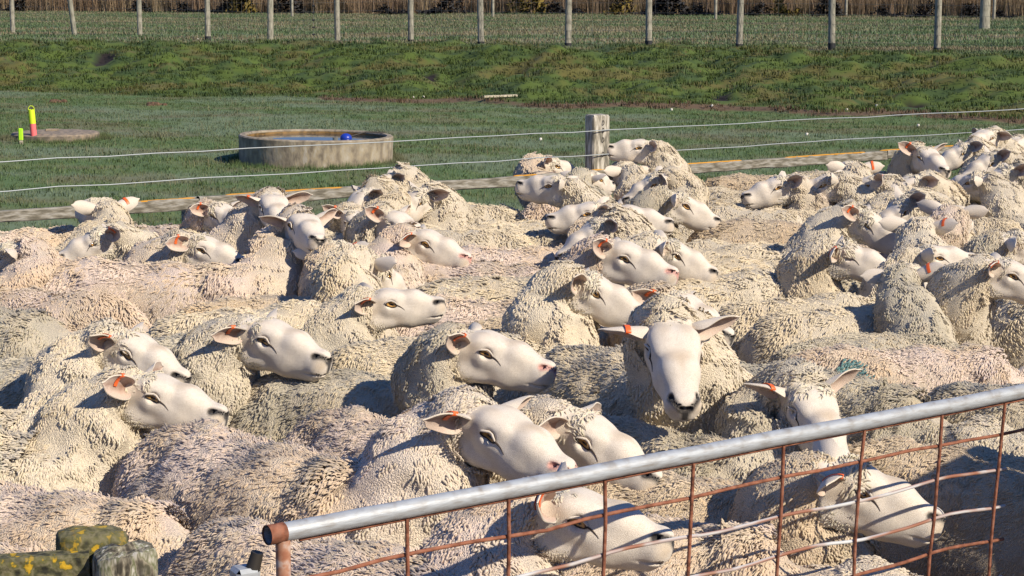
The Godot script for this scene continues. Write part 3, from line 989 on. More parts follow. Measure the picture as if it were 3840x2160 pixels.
func build_markers() -> void:
	var c := pixel(140, 350, 0.0)
	c.y = ground(c.x, -c.z)
	var slab := base("concrete_slab", c)
	tag(slab, "low weathered round concrete slab beside the neon marker", "slab")
	part("lid", sharp_lathe([[0.50, -0.05], [0.51, 0.075], [0.495, 0.09], [0.40, 0.10], [0.001, 0.105]], 40).mesh(), mats.old_concrete, slab)
	var gg := Geo.new()
	gg.box(Vector3(0.16, 0.03, 0.05), Transform3D(Basis(Vector3.UP, 0.3), Vector3(-0.05, 0.115, -0.05)), Color.WHITE, 0.01)
	part("lifting_block", gg.mesh(), mats.old_concrete, slab)
	# neon marker tube: upper half yellow, lower half pink
	var m := pixel(86, 338, 0.09)
	m.y = ground(m.x, -m.z)
	var k := base("neon_marker", m)
	tag(k, "tall neon marker stake, yellow above and pink below", "marker")
	k.rotation = Vector3(0, 0.3, 0.06)
	part("pink_half", lathe([[0.034, 0.0], [0.036, 0.12], [0.036, 0.24]], 18).mesh(), mats.neon_pink, k)
	part("yellow_half", lathe([[0.037, 0.22], [0.037, 0.38], [0.034, 0.383], [0.033, 0.36]], 18).mesh(), mats.neon_yellow, k)
	var lp := PackedVector3Array(); var lr := PackedFloat32Array()
	for q in 9:
		var a := PI * q / 8.0
		lp.append(Vector3(-cos(a) * 0.034, 0.38 + sin(a) * 0.045, 0)); lr.append(0.004)
	var hg := Geo.new(); hg.tube(lp, lr, 6)
	part("loop", hg.mesh(), mats.neon_yellow, k)
	m = pixel(79, 342, 0.06)
	m.z += 0.5
	m.y = ground(m.x, -m.z)
	k = base("neon_peg", m)
	tag(k, "short neon green peg in front of the tall marker stake", "peg")
	gg = Geo.new(); gg.box(Vector3(0.05, 0.14, 0.035), Transform3D(Basis(), Vector3(0, 0.11, 0)), Color.WHITE, 0.008)
	part("head", gg.mesh(), mats.neon_green, k)
	gg = Geo.new(); gg.box(Vector3(0.04, 0.08, 0.03), Transform3D(Basis(), Vector3(0, 0.03, 0)), Color.WHITE, 0.004)
	part("stake", gg.mesh(), mats.grey_wood, k)
	# clods and litter
	var r := RandomNumberGenerator.new(); r.seed = 9
	for q in [[395, 268, 0.26, "brown molehill in the frosted lawn"], [148, 260, 0.18, "small pale clod of earth in the frosted lawn"]]:
		var p := pixel(q[0], q[1], 0.0)
		p.y = ground(p.x, -p.z)
		var n := base("molehill", p)
		tag(n, q[3], "molehill")
		var g := Geo.new()
		for s in 9:
			var b := lathe([[0.001, 0.05], [0.03, 0.045], [0.05, 0.02], [0.055, -0.02]], 9)
			g.add(b, Transform3D(Basis(Vector3.UP, r.randf() * 6.0).scaled(Vector3(r.randf_range(0.6, 1.3), r.randf_range(0.5, 1.2), r.randf_range(0.6, 1.2))), Vector3(r.randf_range(-1, 1) * q[2] * 0.5, 0.0, r.randf_range(-0.1, 0.1))))
		part("clods", g.mesh(), mats.soil, n)
	var st := pixel(1260, 253, 0.05)
	st.y = ground(st.x, -st.z) + 0.03
	var sg := Geo.new()
	sg.box(Vector3(0.52, 0.035, 0.05), Transform3D(Basis(Vector3.UP, 0.15).rotated(Vector3.BACK, 0.03), Vector3.ZERO), Color.WHITE, 0.006)
	var so := base("pale_stick", st)
	tag(so, "pale broken batten lying at the foot of the bank", "stick")
	part("batten", sg.mesh(), mats.pale_wood, so)
	var stone := lathe([[0.001, 0.020], [0.012, 0.018], [0.019, 0.008], [0.019, -0.01]], 8).mesh()
	for q in [[1077, 152], [1690, 226], [1792, 225], [1260, 257], [2030, 338], [1360, 353], [2310, 313], [2205, 281], [2130, 284], [1605, 83], [1065, 205], [498, 118], [1040, 205]]:
		var p := pixel(q[0], q[1], 0.3 if q[1] < 230 else 0.02)
		p.y = ground(p.x, -p.z) + 0.012
		var o := base("white_stone", p, r.randf() * 6.0)
		tag(o, "small white stone lying in the grass of bank or lawn", "stone", "white stones in the grass")
		part("stone", stone, mats.white_stone, o)

func post_mesh(rad: float, h: float, seed_: int) -> ArrayMesh:
	var r := RandomNumberGenerator.new(); r.seed = seed_
	var pts := PackedVector3Array()
	for k in 9:
		var y := lerpf(-0.2, h, k / 8.0)
		for q in 14:
			var a := TAU * q / 14.0
			var w := rad * (1.0 + 0.04 * sin(a * 3.0 + seed_) + r.randf_range(-0.015, 0.015)) * lerpf(1.06, 0.95, k / 8.0)
			pts.append(Vector3(cos(a) * w, y, -sin(a) * w))
	var g := Geo.new()
	g.grid(pts, 9, 14, true, Color.WHITE, true)
	g.add(lathe([[rad * 0.95, h], [rad * 0.8, h + 0.012], [0.001, h + 0.015]], 14), Transform3D())
	return g.mesh()

func build_far_fence() -> void:
	var F := base("post_and_netting_fence")
	tag(F, "long post and netting fence of round grey posts along the top of the bank", "fence")
	var meshes := []
	for k in 4: meshes.append(post_mesh(0.062, 1.75, k))
	var list := [[32, 80, 0], [188, 87, 0], [352, 88, 0], [523, 98, 0.10], [680, 110, 0.07], [849, 106, 0.06], [1034, 108, 0.06], [1210, 121, 0.10], [1429, 126, 0.11], [1631, 126, 0.16], [1859, 133, 0.13], [2092, 138, 0.18], [2357, 141, 0.13], [2630, 150, 0.1]]
	var feet := []
	for k in list.size():
		var q: Array = list[k]
		var p := pixel(q[0], q[1], 0.50)
		p.y = ground(p.x, -p.z)
		feet.append(p)
		var lean := 0.13 if k == 1 else (0.02 * sin(k * 2.1))
		var o := part("post", meshes[k % 4], mats.grey_post, F, Transform3D(Basis(Vector3.BACK, lean).rotated(Vector3.UP, k * 0.9), p))
		if q[2] > 0.0:
			var g := lathe([[0.069, -0.05], [0.069, q[2]], [0.065, q[2] + 0.002]], 14)  # near-black band around the foot of the post
			part("dark_band", g.mesh(), mats.near_black, o)
	var first := Vector3(-13.0, 0, 0)
	feet.push_front(feet[0] + (feet[0] - feet[2]) * 1.5)
	feet.append(feet[feet.size() - 1] + (feet[feet.size() - 1] - feet[feet.size() - 3]) * 1.5)
	for w in 9:
		var g := Geo.new()
		var path := PackedVector3Array(); var rad := PackedFloat32Array()
		for p in feet:
			path.append(p + Vector3(0, 0.06 + w * 0.135 + w * w * 0.006, 0.071)); rad.append(0.0022)
		g.tube(path, rad, 5)
		part("wire", g.mesh(), mats.dull_wire, F)
	var st := Geo.new()
	for k in feet.size() - 1:
		var a: Vector3 = feet[k]; var b: Vector3 = feet[k + 1]
		var n := int(a.distance_to(b) / 0.3)
		for s in n:
			var p := a.lerp(b, (s + 0.5) / n) + Vector3(0, 0, 0.071)
			st.tube(PackedVector3Array([p + Vector3(0, 0.06, 0), p + Vector3(0, 1.6, 0)]), PackedFloat32Array([0.0016, 0.0016]), 4, Color.WHITE, false)
	part("netting_stays", st.mesh(), mats.dull_wire, F).set_meta("kind", "stuff")
	# a thin rod with black clips in the same fence
	var rp := pixel(789, 108, 0.5)
	rp.y = ground(rp.x, -rp.z)
	var rod := base("clip_rod", rp)
	tag(rod, "thin fence rod carrying a column of black clips", "fence rod")
	var rg := Geo.new(); rg.tube(PackedVector3Array([Vector3(0, -0.1, 0), Vector3(0.01, 1.6, 0)]), PackedFloat32Array([0.004, 0.004]), 6)
	part("rod", rg.mesh(), mats.dull_wire, rod)
	for k in 9:
		var cg := Geo.new(); cg.box(Vector3(0.065, 0.035, 0.05), Transform3D(), Color.WHITE, 0.01)
		part("clip", cg.mesh(), mats.near_black, rod, Transform3D(Basis(Vector3.BACK, 0.15), Vector3(0.005, 0.05 + k * 0.155, 0.01)))
	# the thicker strainer post beyond the fence and a few far posts in the brown growth
	var sp := pixel(2476, 76, 0.52)
	sp.y = ground(sp.x, -sp.z)
	var S := base("strainer_post", sp)
	tag(S, "thick pale round post standing alone beyond the netting fence", "post")
	part("pole", post_mesh(0.135, 1.7, 9), mats.grey_post, S)
	var thin := post_mesh(0.05, 1.1, 12)
	for v in [[2128, 33], [1800, 40], [735, 30], [2500, 40], [1240, 34]]:
		var p := pixel(v[0], v[1] + 10, 0.528)
		p.y = ground(p.x, -p.z)
		var o := base("far_post", p)
		tag(o, "small pale post in front of the brown growth beyond the field", "post", "far posts along the brown growth")
		part("pole", thin, mats.grey_post, o)

func build_shrubs() -> void:
	var r := RandomNumberGenerator.new(); r.seed = 31
	var kinds := []
	for k in 3:
		var g := Geo.new()
		for s in 620:
			var a := r.randf() * TAU
			var p := Vector3(cos(a) * sqrt(r.randf()) * 0.8, pow(r.randf(), 0.8) * 0.95, sin(a) * sqrt(r.randf()) * 0.5)
			p.x *= 1.0 - 0.55 * p.y; p.y *= 0.55 + 0.45 * sin(p.x * 4.0 + k * 2.0)
			var u := Vector3(r.randf_range(-1, 1), r.randf_range(-1, 1), r.randf_range(-1, 1)).normalized()
			var w := u.cross(Vector3(r.randf_range(-1, 1), 1, r.randf_range(-1, 1))).normalized()
			var b := g.v.size()
			var t := r.randf_range(0.6, 1.5)
			for q in [p, p + u * 0.10 + w * 0.035, p + u * 0.17, p + u * 0.08 - w * 0.035]:
				g.v.append(q); g.n.append((p - Vector3(0, 0.2, 0)).normalized()); g.c.append(Color(t, t, t))
			g.i.append_array(PackedInt32Array([b, b + 1, b + 2, b, b + 2, b + 3]))
		kinds.append(g.mesh())
	var stem := Geo.new()
	stem.tube(PackedVector3Array([Vector3(0, -0.1, 0), Vector3(0.02, 0.2, 0), Vector3(0.06, 0.5, 0.02)]), PackedFloat32Array([0.04, 0.03, 0.012]), 6)
	var sm := stem.mesh()
	var at := [[20, 0], [345, 1], [470, 0], [565, 0], [720, 0], [985, 0], [1110, 0], [1330, 2], [1420, 0], [1650, 0], [1690, 1], [1780, 0], [1905, 0], [2090, 0], [2255, 0], [2330, 0], [2450, 0], [2540, 0], [1560, 2], [600, 2], [1990, 2]]
	for k in at.size():
		var p := pixel(at[k][0], 27 + at[k][0] * 0.008, 0.528)
		p.z -= r.randf_range(0.2, 1.5)
		p.y = ground(p.x, -p.z)
		var o := base("shrub", p, r.randf_range(-0.6, 0.6))
		var yel: bool = at[k][1] == 2
		tag(o, "low yellowish shrub in the brown growth" if yel else "low dark shrub in the brown growth", "shrub", "yellowish shrubs beyond the field" if yel else "dark shrubs beyond the field")
		var sc := r.randf_range(0.55, 1.15)
		part("stem", sm, mats.bark, o)
		part("crown", kinds[k % 3], mats.gorse if yel else mats.dark_leaf, o, Transform3D(Basis().scaled(Vector3(sc * 1.3, sc * (1.4 if yel else 0.8), sc)), Vector3.ZERO))

# ------------------------------------------------------------------ yard timber and gate
func board(len_: float, h: float, t: float, seed_: int) -> ArrayMesh:
	# a sawn board along x with slightly uneven edges
	var r := RandomNumberGenerator.new(); r.seed = seed_
	var n := int(len_ / 0.12) + 2
	var pts := PackedVector3Array()
	for k in n:
		var x := len_ * k / (n - 1.0)
		var a := h * 0.5 + r.randf_range(-0.003, 0.003)
		var b := h * 0.5 + r.randf_range(-0.003, 0.003)
		var e := 0.005
		for q in [[-b, -t + e], [-b + e, -t], [a - e, -t], [a, -t + e], [a, -e], [a - e, 0.0], [-b + e, 0.0], [-b, -e]]:
			pts.append(Vector3(x, q[0], q[1] + r.randf_range(-0.0015, 0.0015)))
	var g := Geo.new()
	# flat bands: each of the eight strips has its own normals
	for s in 8:
		var strip := PackedVector3Array()
		for k in n:
			strip.append(pts[k * 8 + s]); strip.append(pts[k * 8 + (s + 1) % 8])
		g.grid(strip, n, 2, false, Color.WHITE, false)
	for e in 2:
		var ring := PackedVector3Array()
		var b := g.v.size()
		for s in 8:
			g.v.append(pts[(0 if e == 0 else n - 1) * 8 + s]); g.n.append(Vector3.LEFT if e == 0 else Vector3.RIGHT); g.c.append(Color.WHITE)
		for s in range(1, 7):
			if e == 0: g.i.append_array(PackedInt32Array([b, b + s + 1, b + s]))
			else: g.i.append_array(PackedInt32Array([b, b + s, b + s + 1]))
	return g.mesh()

func along(a: Vector3, b: Vector3) -> Transform3D:
	var x := (b - a).normalized()
	var z := x.cross(Vector3.UP).normalized()
	return Transform3D(Basis(x, z.cross(x).normalized(), z), a)

func build_yard_fence() -> void:
	var F := base("yard_fence")
	tag(F, "yard fence of lichened boards, a square timber post and two plain wires", "fence")
	var a := Vector3(-5.0, 0, -6.78)
	var b := Vector3(7.0, 0, -14.93)
	var dir := (b - a).normalized()
	# boards between posts, top edge with orange lichen
	var cuts := [0.0, 2.2, 4.3, 6.55, 8.7, 10.8, 12.9, 14.5]
	for k in cuts.size() - 1:
		for row in 3:
			var p: Vector3 = a + dir * cuts[k] + Vector3(0, 0.824 - row * 0.22, 0)
			var q: Vector3 = a + dir * cuts[k + 1] + Vector3(0, 0.824 - row * 0.22, 0)
			part("board", board(p.distance_to(q) - 0.004, 0.052, 0.035, 40 + k * 3 + row), mats.yard_board, F, along(p, q).translated(Vector3(0, 0.004 * k, 0)))
			if row == 0:
				var lg := Geo.new()
				var r := RandomNumberGenerator.new(); r.seed = 60 + k
				var L: float = p.distance_to(q)
				var x := 0.0
				while x < L - 0.05:
					var w := r.randf_range(0.015, 0.06)
					if noise.get_noise_1d(x * 1.3 + k * 20.0) > 0.0:
						lg.add(lathe([[0.001, 0.004], [0.5, 0.0035], [0.9, 0.001], [1.0, -0.001]], 9), Transform3D(Basis().scaled(Vector3(w, 1.0, r.randf_range(0.010, 0.017))), Vector3(x, 0.0265, r.randf_range(-0.022, -0.012))))
					x += w * 0.9
				if lg.v.size():
					part("lichen_crust", lg.mesh(), mats.lichen, F, along(p, q).translated(Vector3(0, 0.004 * k, 0))).set_meta("kind", "stuff")
		var post := Geo.new()
		post.box(Vector3(0.09, 0.9, 0.09), Transform3D(Basis(), Vector3(0, 0.40, 0)), Color.WHITE, 0.008)
		if k != 4: part("post", post.mesh(), mats.yard_board, F, Transform3D(Basis(Vector3.UP, atan2(-dir.z, dir.x)), a + dir * cuts[k] + dir.cross(Vector3.UP) * -0.07))
	# the tall square post
	var tp := Vector3(0.45, 0, -10.55)
	var g := Geo.new()
	g.box(Vector3(0.10, 1.32, 0.10), Transform3D(Basis(), Vector3(0, 0.49, 0)), Color.WHITE, 0.007)
	var P := part("tall_post", g.mesh(), mats.pale_post, F, Transform3D(Basis(Vector3.UP, 0.42), tp))
	P.set_meta("label", "tall square timber post with wire staples")
	for w in 2:
		var y := 1.07 if w == 0 else 0.944
		var path := PackedVector3Array(); var rad := PackedFloat32Array()
		var off := tp - Vector3(0, 0, -0.075)
		var wa := off - dir * 6.0
		var n := 60
		for k in n + 1:
			var p := wa + dir * (14.0 * k / n)
			p.y = y + noise.get_noise_1d(k * 0.4 + w * 30.0) * 0.006 + (0.006 if absf(k - 13.0) < 0.6 else 0.0)
			path.append(p); rad.append(0.0027)
		var wg := Geo.new(); wg.tube(path, rad, 6)
		part("wire", wg.mesh(), mats.galv_wire, F)
	for y in [1.07, 0.944, 1.02, 1.11]:
		var sg := Geo.new()
		var pp := PackedVector3Array(); var rr := PackedFloat32Array()
		for k in 7:
			var an := PI * k / 6.0
			pp.append(Vector3(0.008, -cos(an) * 0.012, 0.050 + sin(an) * 0.012)); rr.append(0.0022)
		sg.tube(pp, rr, 5)
		part("staple", sg.mesh(), mats.dark_metal, P, Transform3D(Basis(), Vector3(0, y, 0)))

const GATE_Y := 1.0
func build_gate() -> void:
	var a := Vector3(-0.373, GATE_Y, -3.008)
	var b := Vector3(1.045, GATE_Y, -4.08)
	var dir := (b - a).normalized()
	var G := base("pipe_gate")
	tag(G, "galvanised pipe gate with rusty welded wire mesh", "gate")
	var at := func(u: float, y: float) -> Vector3: return a + dir * u + Vector3(0, y - GATE_Y, 0)
	var nrm := dir.cross(Vector3.UP).normalized()      # towards the viewer
	if nrm.z < 0: nrm = -nrm
	# top pipe, open at the near end
	var g := Geo.new()
	var n := 40
	var p := PackedVector3Array(); var r := PackedFloat32Array()
	for k in n + 1:
		p.append(at.call(lerpf(-0.005, 3.6, float(k) / n), GATE_Y + noise.get_noise_1d(k * 0.3) * 0.002)); r.append(0.0152)
	g.tube(p, r, 24, Color.WHITE, false)
	var inner := Geo.new()
	inner.tube(p, r, 24, Color.WHITE, false)
	for k in inner.v.size(): inner.v[k] -= inner.n[k] * 0.003; 
	for k in inner.n.size(): inner.n[k] = -inner.n[k]
	inner.i.reverse()
	g.add(inner, Transform3D())
	part("top_pipe", g.mesh(), mats.galv, G)
	var ring := Geo.new()
	ring.tube(PackedVector3Array([at.call(-0.008, GATE_Y), at.call(0.022, GATE_Y)]), PackedFloat32Array([0.0160, 0.0158]), 24, Color.WHITE, false)
	part("rusty_collar", ring.mesh(), mats.rust, G)
	var weld := Geo.new()
	p = PackedVector3Array(); r = PackedFloat32Array()
	for k in n + 1:
		p.append(at.call(lerpf(0.05, 3.6, float(k) / n), GATE_Y - 0.0174 + noise.get_noise_1d(k * 0.8) * 0.001)); r.append(0.0027)
	weld.tube(p, r, 6)
	part("weld_rod", weld.mesh(), mats.rust, G)
	# upright end pipe
	var e := Geo.new()
	e.tube(PackedVector3Array([at.call(0.020, GATE_Y - 0.012), at.call(0.020, 0.05)]), PackedFloat32Array([0.0118, 0.0118]), 16)
	part("end_upright", e.mesh(), mats.rust_light, G)
	# wires
	var us := []
	for v in [1012, 1280, 1526, 1753, 1986, 2190, 2390, 2550, 2700]:
		var q: float = (v * 0.39752 - 512.0) / FOCAL
		us.append((3.008 * q + 0.373) / (1.418 - 1.072 * q) * a.distance_to(b))
	us.push_front(0.30 * us[0] - 0.05)
	for k in us.size():
		if k == 0: continue
		var w := Geo.new()
		p = PackedVector3Array(); r = PackedFloat32Array()
		for s in 13:
			var f := s / 12.0
			var lean: float = 0.04 * us[k] * f
			p.append(at.call(us[k] - lean + noise.get_noise_2d(k * 9.0, f * 3.0) * 0.006, lerpf(GATE_Y - 0.016, 0.12, f)) + nrm * 0.0032); r.append(0.0035)
		w.tube(p, r, 8)
		part("mesh_wire", w.mesh(), mats.rust, G)
	for row in 10:
		var y := GATE_Y - 0.080 - row * 0.0765
		var end: float = 3.4 if row == 0 else us[8] + 0.02
		var w := Geo.new()
		p = PackedVector3Array(); r = PackedFloat32Array()
		for s in 41:
			var u := lerpf(0.04, end, s / 40.0)
			p.append(at.call(u, y + noise.get_noise_2d(u * 2.6, row * 11.0) * 0.008 - 0.003 * sin(u * 15.0)) - nrm * 0.0032); r.append(0.0036)
		w.tube(p, r, 8)
		part("mesh_wire", w.mesh(), mats.wire_mixed if row in [1, 2, 4, 5] else mats.rust, G)
	# hinge bracket pipe beside the gate end
	var h := base("gate_post", Vector3(-0.417, 0, -3.02))
	tag(h, "grey galvanised gate post with a bolt, beside the gate's open pipe end", "post")
	var hg := Geo.new()
	hg.box(Vector3(0.04, 0.945, 0.04), Transform3D(Basis(Vector3.UP, 0.5), Vector3(0, 0.4725, 0)), Color.WHITE, 0.006)
	part("upright", hg.mesh(), mats.galv, h)
	hg = Geo.new()
	hg.tube(PackedVector3Array([Vector3(0.012, 0.94, 0), Vector3(0.02, 0.968, 0)]), PackedFloat32Array([0.012, 0.010]), 10)
	part("bolt", hg.mesh(), mats.dark_metal, h)

func hewn(w: float, h: float, d: float, seed_: int, slope: float) -> ArrayMesh:
	# a rough-sawn post with a worn, sloping top
	var g := Geo.new()
	var n := 9
	var pts := PackedVector3Array()
	var ring := []
	for k in 20:
		var a := TAU * k / 20.0
		var q := Vector2(cos(a), sin(a))
		var s := 1.0 / pow(pow(absf(q.x), 6.0) + pow(absf(q.y), 6.0), 1.0 / 6.0)
		ring.append(q * s)
	for k in n + 4:
		var f: float = minf(1.0, float(k) / n)
		var cap := maxf(0.0, 1.0 - pow(maxf(0.0, k - n + 0.0) / 3.0, 2.5))
		for q in ring:
			var x: float = q.x * w * 0.5 * cap
			var z: float = q.y * d * 0.5 * cap
			var y := f * h + (0.018 * sqrt(maxf(0.0, (k - n) / 3.0)) if k > n else 0.0) + slope * x * f
			var m := 1.0 + noise.get_noise_3d(q.x * 3.0 + seed_, y * 2.0, q.y * 3.0) * 0.09
			pts.append(Vector3(x * m, y + noise.get_noise_2d(x * 40.0, z * 40.0 + seed_) * 0.006 * f, z * m))
	g.grid(pts, n + 4, 20, true, Color.WHITE, true)
	return g.mesh()

func build_near_timber() -> void:
	var P := base("mossy_post", Vector3(-0.63, 0, -3.15), 0.32)
	tag(P, "weathered timber post with moss and yellow lichen beside the gate", "post")
	part("post", hewn(0.098, 0.922, 0.09, 3, 0.10), mats.old_post, P)
	part("rear_post", hewn(0.115, 0.932, 0.08, 8, -0.05), mats.moss_wood, P, Transform3D(Basis(), Vector3(-0.042, 0, -0.095)))
	var bg := Geo.new()
	bg.tube(PackedVector3Array([Vector3(0.02, 0.88, 0.042), Vector3(0.02, 0.88, 0.052)]), PackedFloat32Array([0.012, 0.010]), 12)
	part("bolt_head", bg.mesh(), mats.dark_metal, P)
	var R := base("mossy_rail", Vector3.ZERO)
	tag(R, "mossy green board rail with yellow lichen leading off from the post", "rail")
	var a := Vector3(-0.69, 0.850, -3.16)
	var b := Vector3(-2.0, 0.845, -2.86)
	part("board", board(a.distance_to(b), 0.15, 0.04, 5), mats.moss_wood, R, along(b, a))
	part("board", board(a.distance_to(b), 0.15, 0.04, 6), mats.moss_wood, R, along(b - Vector3(0, 0.3, 0), a - Vector3(0, 0.3, 0)))
	# added hoarding, out of view, put up to shade the sheep behind the gate
	var H := base("added_hoarding", Vector3(1.89, 0, -3.92), 0.9)
	tag(H, "added unseen plank hoarding beside the gate, put there to shade the nearest sheep", "hoarding")
	for k in 6:
		var g := Geo.new()
		g.box(Vector3(0.145, 1.50 + 0.02 * (k % 3), 0.025), Transform3D(Basis(), Vector3(k * 0.15 - 0.375, 0.75, 0)), Color.WHITE, 0.004)
		part("plank", g.mesh(), mats.yard_board, H)
	for y in [0.3, 1.1]:
		var g := Geo.new()
		g.box(Vector3(0.92, 0.09, 0.04), Transform3D(Basis(), Vector3(0, y, 0.034)), Color.WHITE, 0.004)
		part("cross_rail", g.mesh(), mats.yard_board, H)

func wood_mat(name_: String, cols: Array, offs: Array, seed_: int, sc: Vector3, rough := 0.9) -> void:
	textured(name_, noise_tex(0.02, cols, offs, 512, FastNoiseLite.TYPE_SIMPLEX_SMOOTH, 5, seed_), sc, rough, noise_tex(0.06, [], [], 256, FastNoiseLite.TYPE_SIMPLEX_SMOOTH, 4, seed_ + 1), 0.4)

func build_materials() -> void:
	flat("turf", Color.WHITE, 0.95, 0.0, true)
	var gm := flat("grass", Color.WHITE, 0.75, 0.0, true)
	gm.backlight_enabled = true; gm.backlight = lin(0.25, 0.28, 0.12)
	gm.cull_mode = BaseMaterial3D.CULL_DISABLED
	textured("concrete", noise_tex(0.012, [lin(0.15, 0.125, 0.095), lin(0.25, 0.215, 0.165), lin(0.31, 0.26, 0.18), lin(0.38, 0.35, 0.30)], [0.25, 0.45, 0.6, 0.85], 512, FastNoiseLite.TYPE_SIMPLEX_SMOOTH, 5, 21), Vector3(1.5, 0.7, 1.5), 0.9, noise_tex(0.08, [], [], 256, FastNoiseLite.TYPE_SIMPLEX_SMOOTH, 4, 22), 0.3)
	textured("old_concrete", noise_tex(0.015, [lin(0.13, 0.11, 0.09), lin(0.24, 0.20, 0.16), lin(0.32, 0.25, 0.17)], [0.25, 0.5, 0.8], 512, FastNoiseLite.TYPE_SIMPLEX_SMOOTH, 5, 23), Vector3(1.6, 1.6, 1.6), 0.95)
	textured("slime", noise_tex(0.02, [lin(0.09, 0.055, 0.015), lin(0.22, 0.13, 0.04)], [0.3, 0.7], 256, FastNoiseLite.TYPE_SIMPLEX_SMOOTH, 3, 24), Vector3(2, 2, 2), 0.6)
	var wt := flat("water", lin(0.01, 0.03, 0.05), 0.04); wt.metallic_specular = 0.9
	flat("float_blue", lin(0.012, 0.04, 0.36), 0.35)
	flat("dark_metal", lin(0.05, 0.045, 0.04), 0.6, 0.5)
	flat("neon_pink", lin(0.85, 0.16, 0.17), 0.6); flat("neon_yellow", lin(0.62, 0.80, 0.02), 0.6); flat("neon_green", lin(0.42, 0.80, 0.02), 0.6)
	flat("near_black", lin(0.018, 0.02, 0.024), 0.8); flat("white_stone", lin(0.62, 0.60, 0.55), 0.9)
	flat("dull_wire", lin(0.16, 0.17, 0.17), 0.6, 0.4); flat("galv_wire", lin(0.34, 0.38, 0.40), 0.5, 0.3)
	textured("soil", noise_tex(0.04, [lin(0.06, 0.035, 0.02), lin(0.16, 0.10, 0.06)], [0.3, 0.7], 128), Vector3(4, 4, 4), 0.95)
	textured("bark", noise_tex(0.04, [lin(0.06, 0.045, 0.035), lin(0.12, 0.09, 0.07)], [0.3, 0.7], 128), Vector3(4, 4, 4))
	flat("dark_leaf", lin(0.022, 0.022, 0.026), 0.9, 0.0, true); flat("gorse", lin(0.16, 0.12, 0.025), 0.9, 0.0, true)
	wood_mat("grey_post", [lin(0.16, 0.155, 0.125), lin(0.27, 0.26, 0.21), lin(0.36, 0.345, 0.285)], [0.25, 0.5, 0.8], 31, Vector3(3.0, 0.35, 3.0))
	wood_mat("pale_post", [lin(0.16, 0.15, 0.12), lin(0.36, 0.33, 0.27), lin(0.56, 0.54, 0.47)], [0.28, 0.48, 0.72], 33, Vector3(4.0, 0.7, 4.0))
	wood_mat("yard_board", [lin(0.12, 0.11, 0.085), lin(0.20, 0.185, 0.15), lin(0.30, 0.29, 0.26)], [0.25, 0.48, 0.75], 35, Vector3(1.0, 3.5, 1.0))
	wood_mat("pale_wood", [lin(0.4, 0.35, 0.25), lin(0.6, 0.55, 0.42)], [0.3, 0.7], 36, Vector3(2, 2, 2))
	wood_mat("grey_wood", [lin(0.3, 0.27, 0.2), lin(0.45, 0.4, 0.33)], [0.3, 0.7], 37, Vector3(2, 2, 2))
	wood_mat("old_post", [lin(0.035, 0.030, 0.022), lin(0.16, 0.14, 0.10), lin(0.28, 0.26, 0.20), lin(0.10, 0.11, 0.05), lin(0.55, 0.53, 0.48)], [0.28, 0.42, 0.52, 0.60, 0.80], 38, Vector3(4.5, 1.4, 4.5))
	wood_mat("moss_wood", [lin(0.022, 0.022, 0.014), lin(0.065, 0.065, 0.028), lin(0.15, 0.135, 0.08), lin(0.085, 0.085, 0.025), lin(0.42, 0.26, 0.012), lin(0.48, 0.31, 0.015)], [0.25, 0.40, 0.52, 0.70, 0.75, 0.9], 39, Vector3(2.6, 2.6, 2.6))
	flat("lichen", lin(0.55, 0.27, 0.03), 0.95)
	var gv := textured("galv", noise_tex(0.02, [lin(0.27, 0.26, 0.25), lin(0.37, 0.40, 0.43), lin(0.44, 0.48, 0.52)], [0.2, 0.42, 0.8], 512, FastNoiseLite.TYPE_SIMPLEX_SMOOTH, 5, 41), Vector3(2.5, 9, 2.5), 0.5, noise_tex(0.1, [], [], 256, FastNoiseLite.TYPE_SIMPLEX_SMOOTH, 3, 42), 0.04)
	gv.metallic = 0.25
	textured("rust", noise_tex(0.03, [lin(0.10, 0.035, 0.018), lin(0.24, 0.085, 0.045), lin(0.30, 0.14, 0.09)], [0.25, 0.5, 0.8], 256, FastNoiseLite.TYPE_SIMPLEX_SMOOTH, 4, 43), Vector3(5, 5, 5), 0.85, noise_tex(0.1, [], [], 256, FastNoiseLite.TYPE_SIMPLEX_SMOOTH, 3, 44), 0.08)
	textured("rust_light", noise_tex(0.03, [lin(0.28, 0.11, 0.06), lin(0.38, 0.20, 0.13), lin(0.5, 0.46, 0.44)], [0.3, 0.55, 0.75], 256, FastNoiseLite.TYPE_SIMPLEX_SMOOTH, 4, 45), Vector3(4, 4, 4), 0.8)
	textured("wire_mixed", noise_tex(0.012, [lin(0.25, 0.10, 0.06), lin(0.30, 0.18, 0.13), lin(0.45, 0.46, 0.47), lin(0.52, 0.54, 0.56)], [0.36, 0.44, 0.52, 0.7], 256, FastNoiseLite.TYPE_SIMPLEX_SMOOTH, 3, 46), Vector3(1.6, 1.6, 1.6), 0.6)
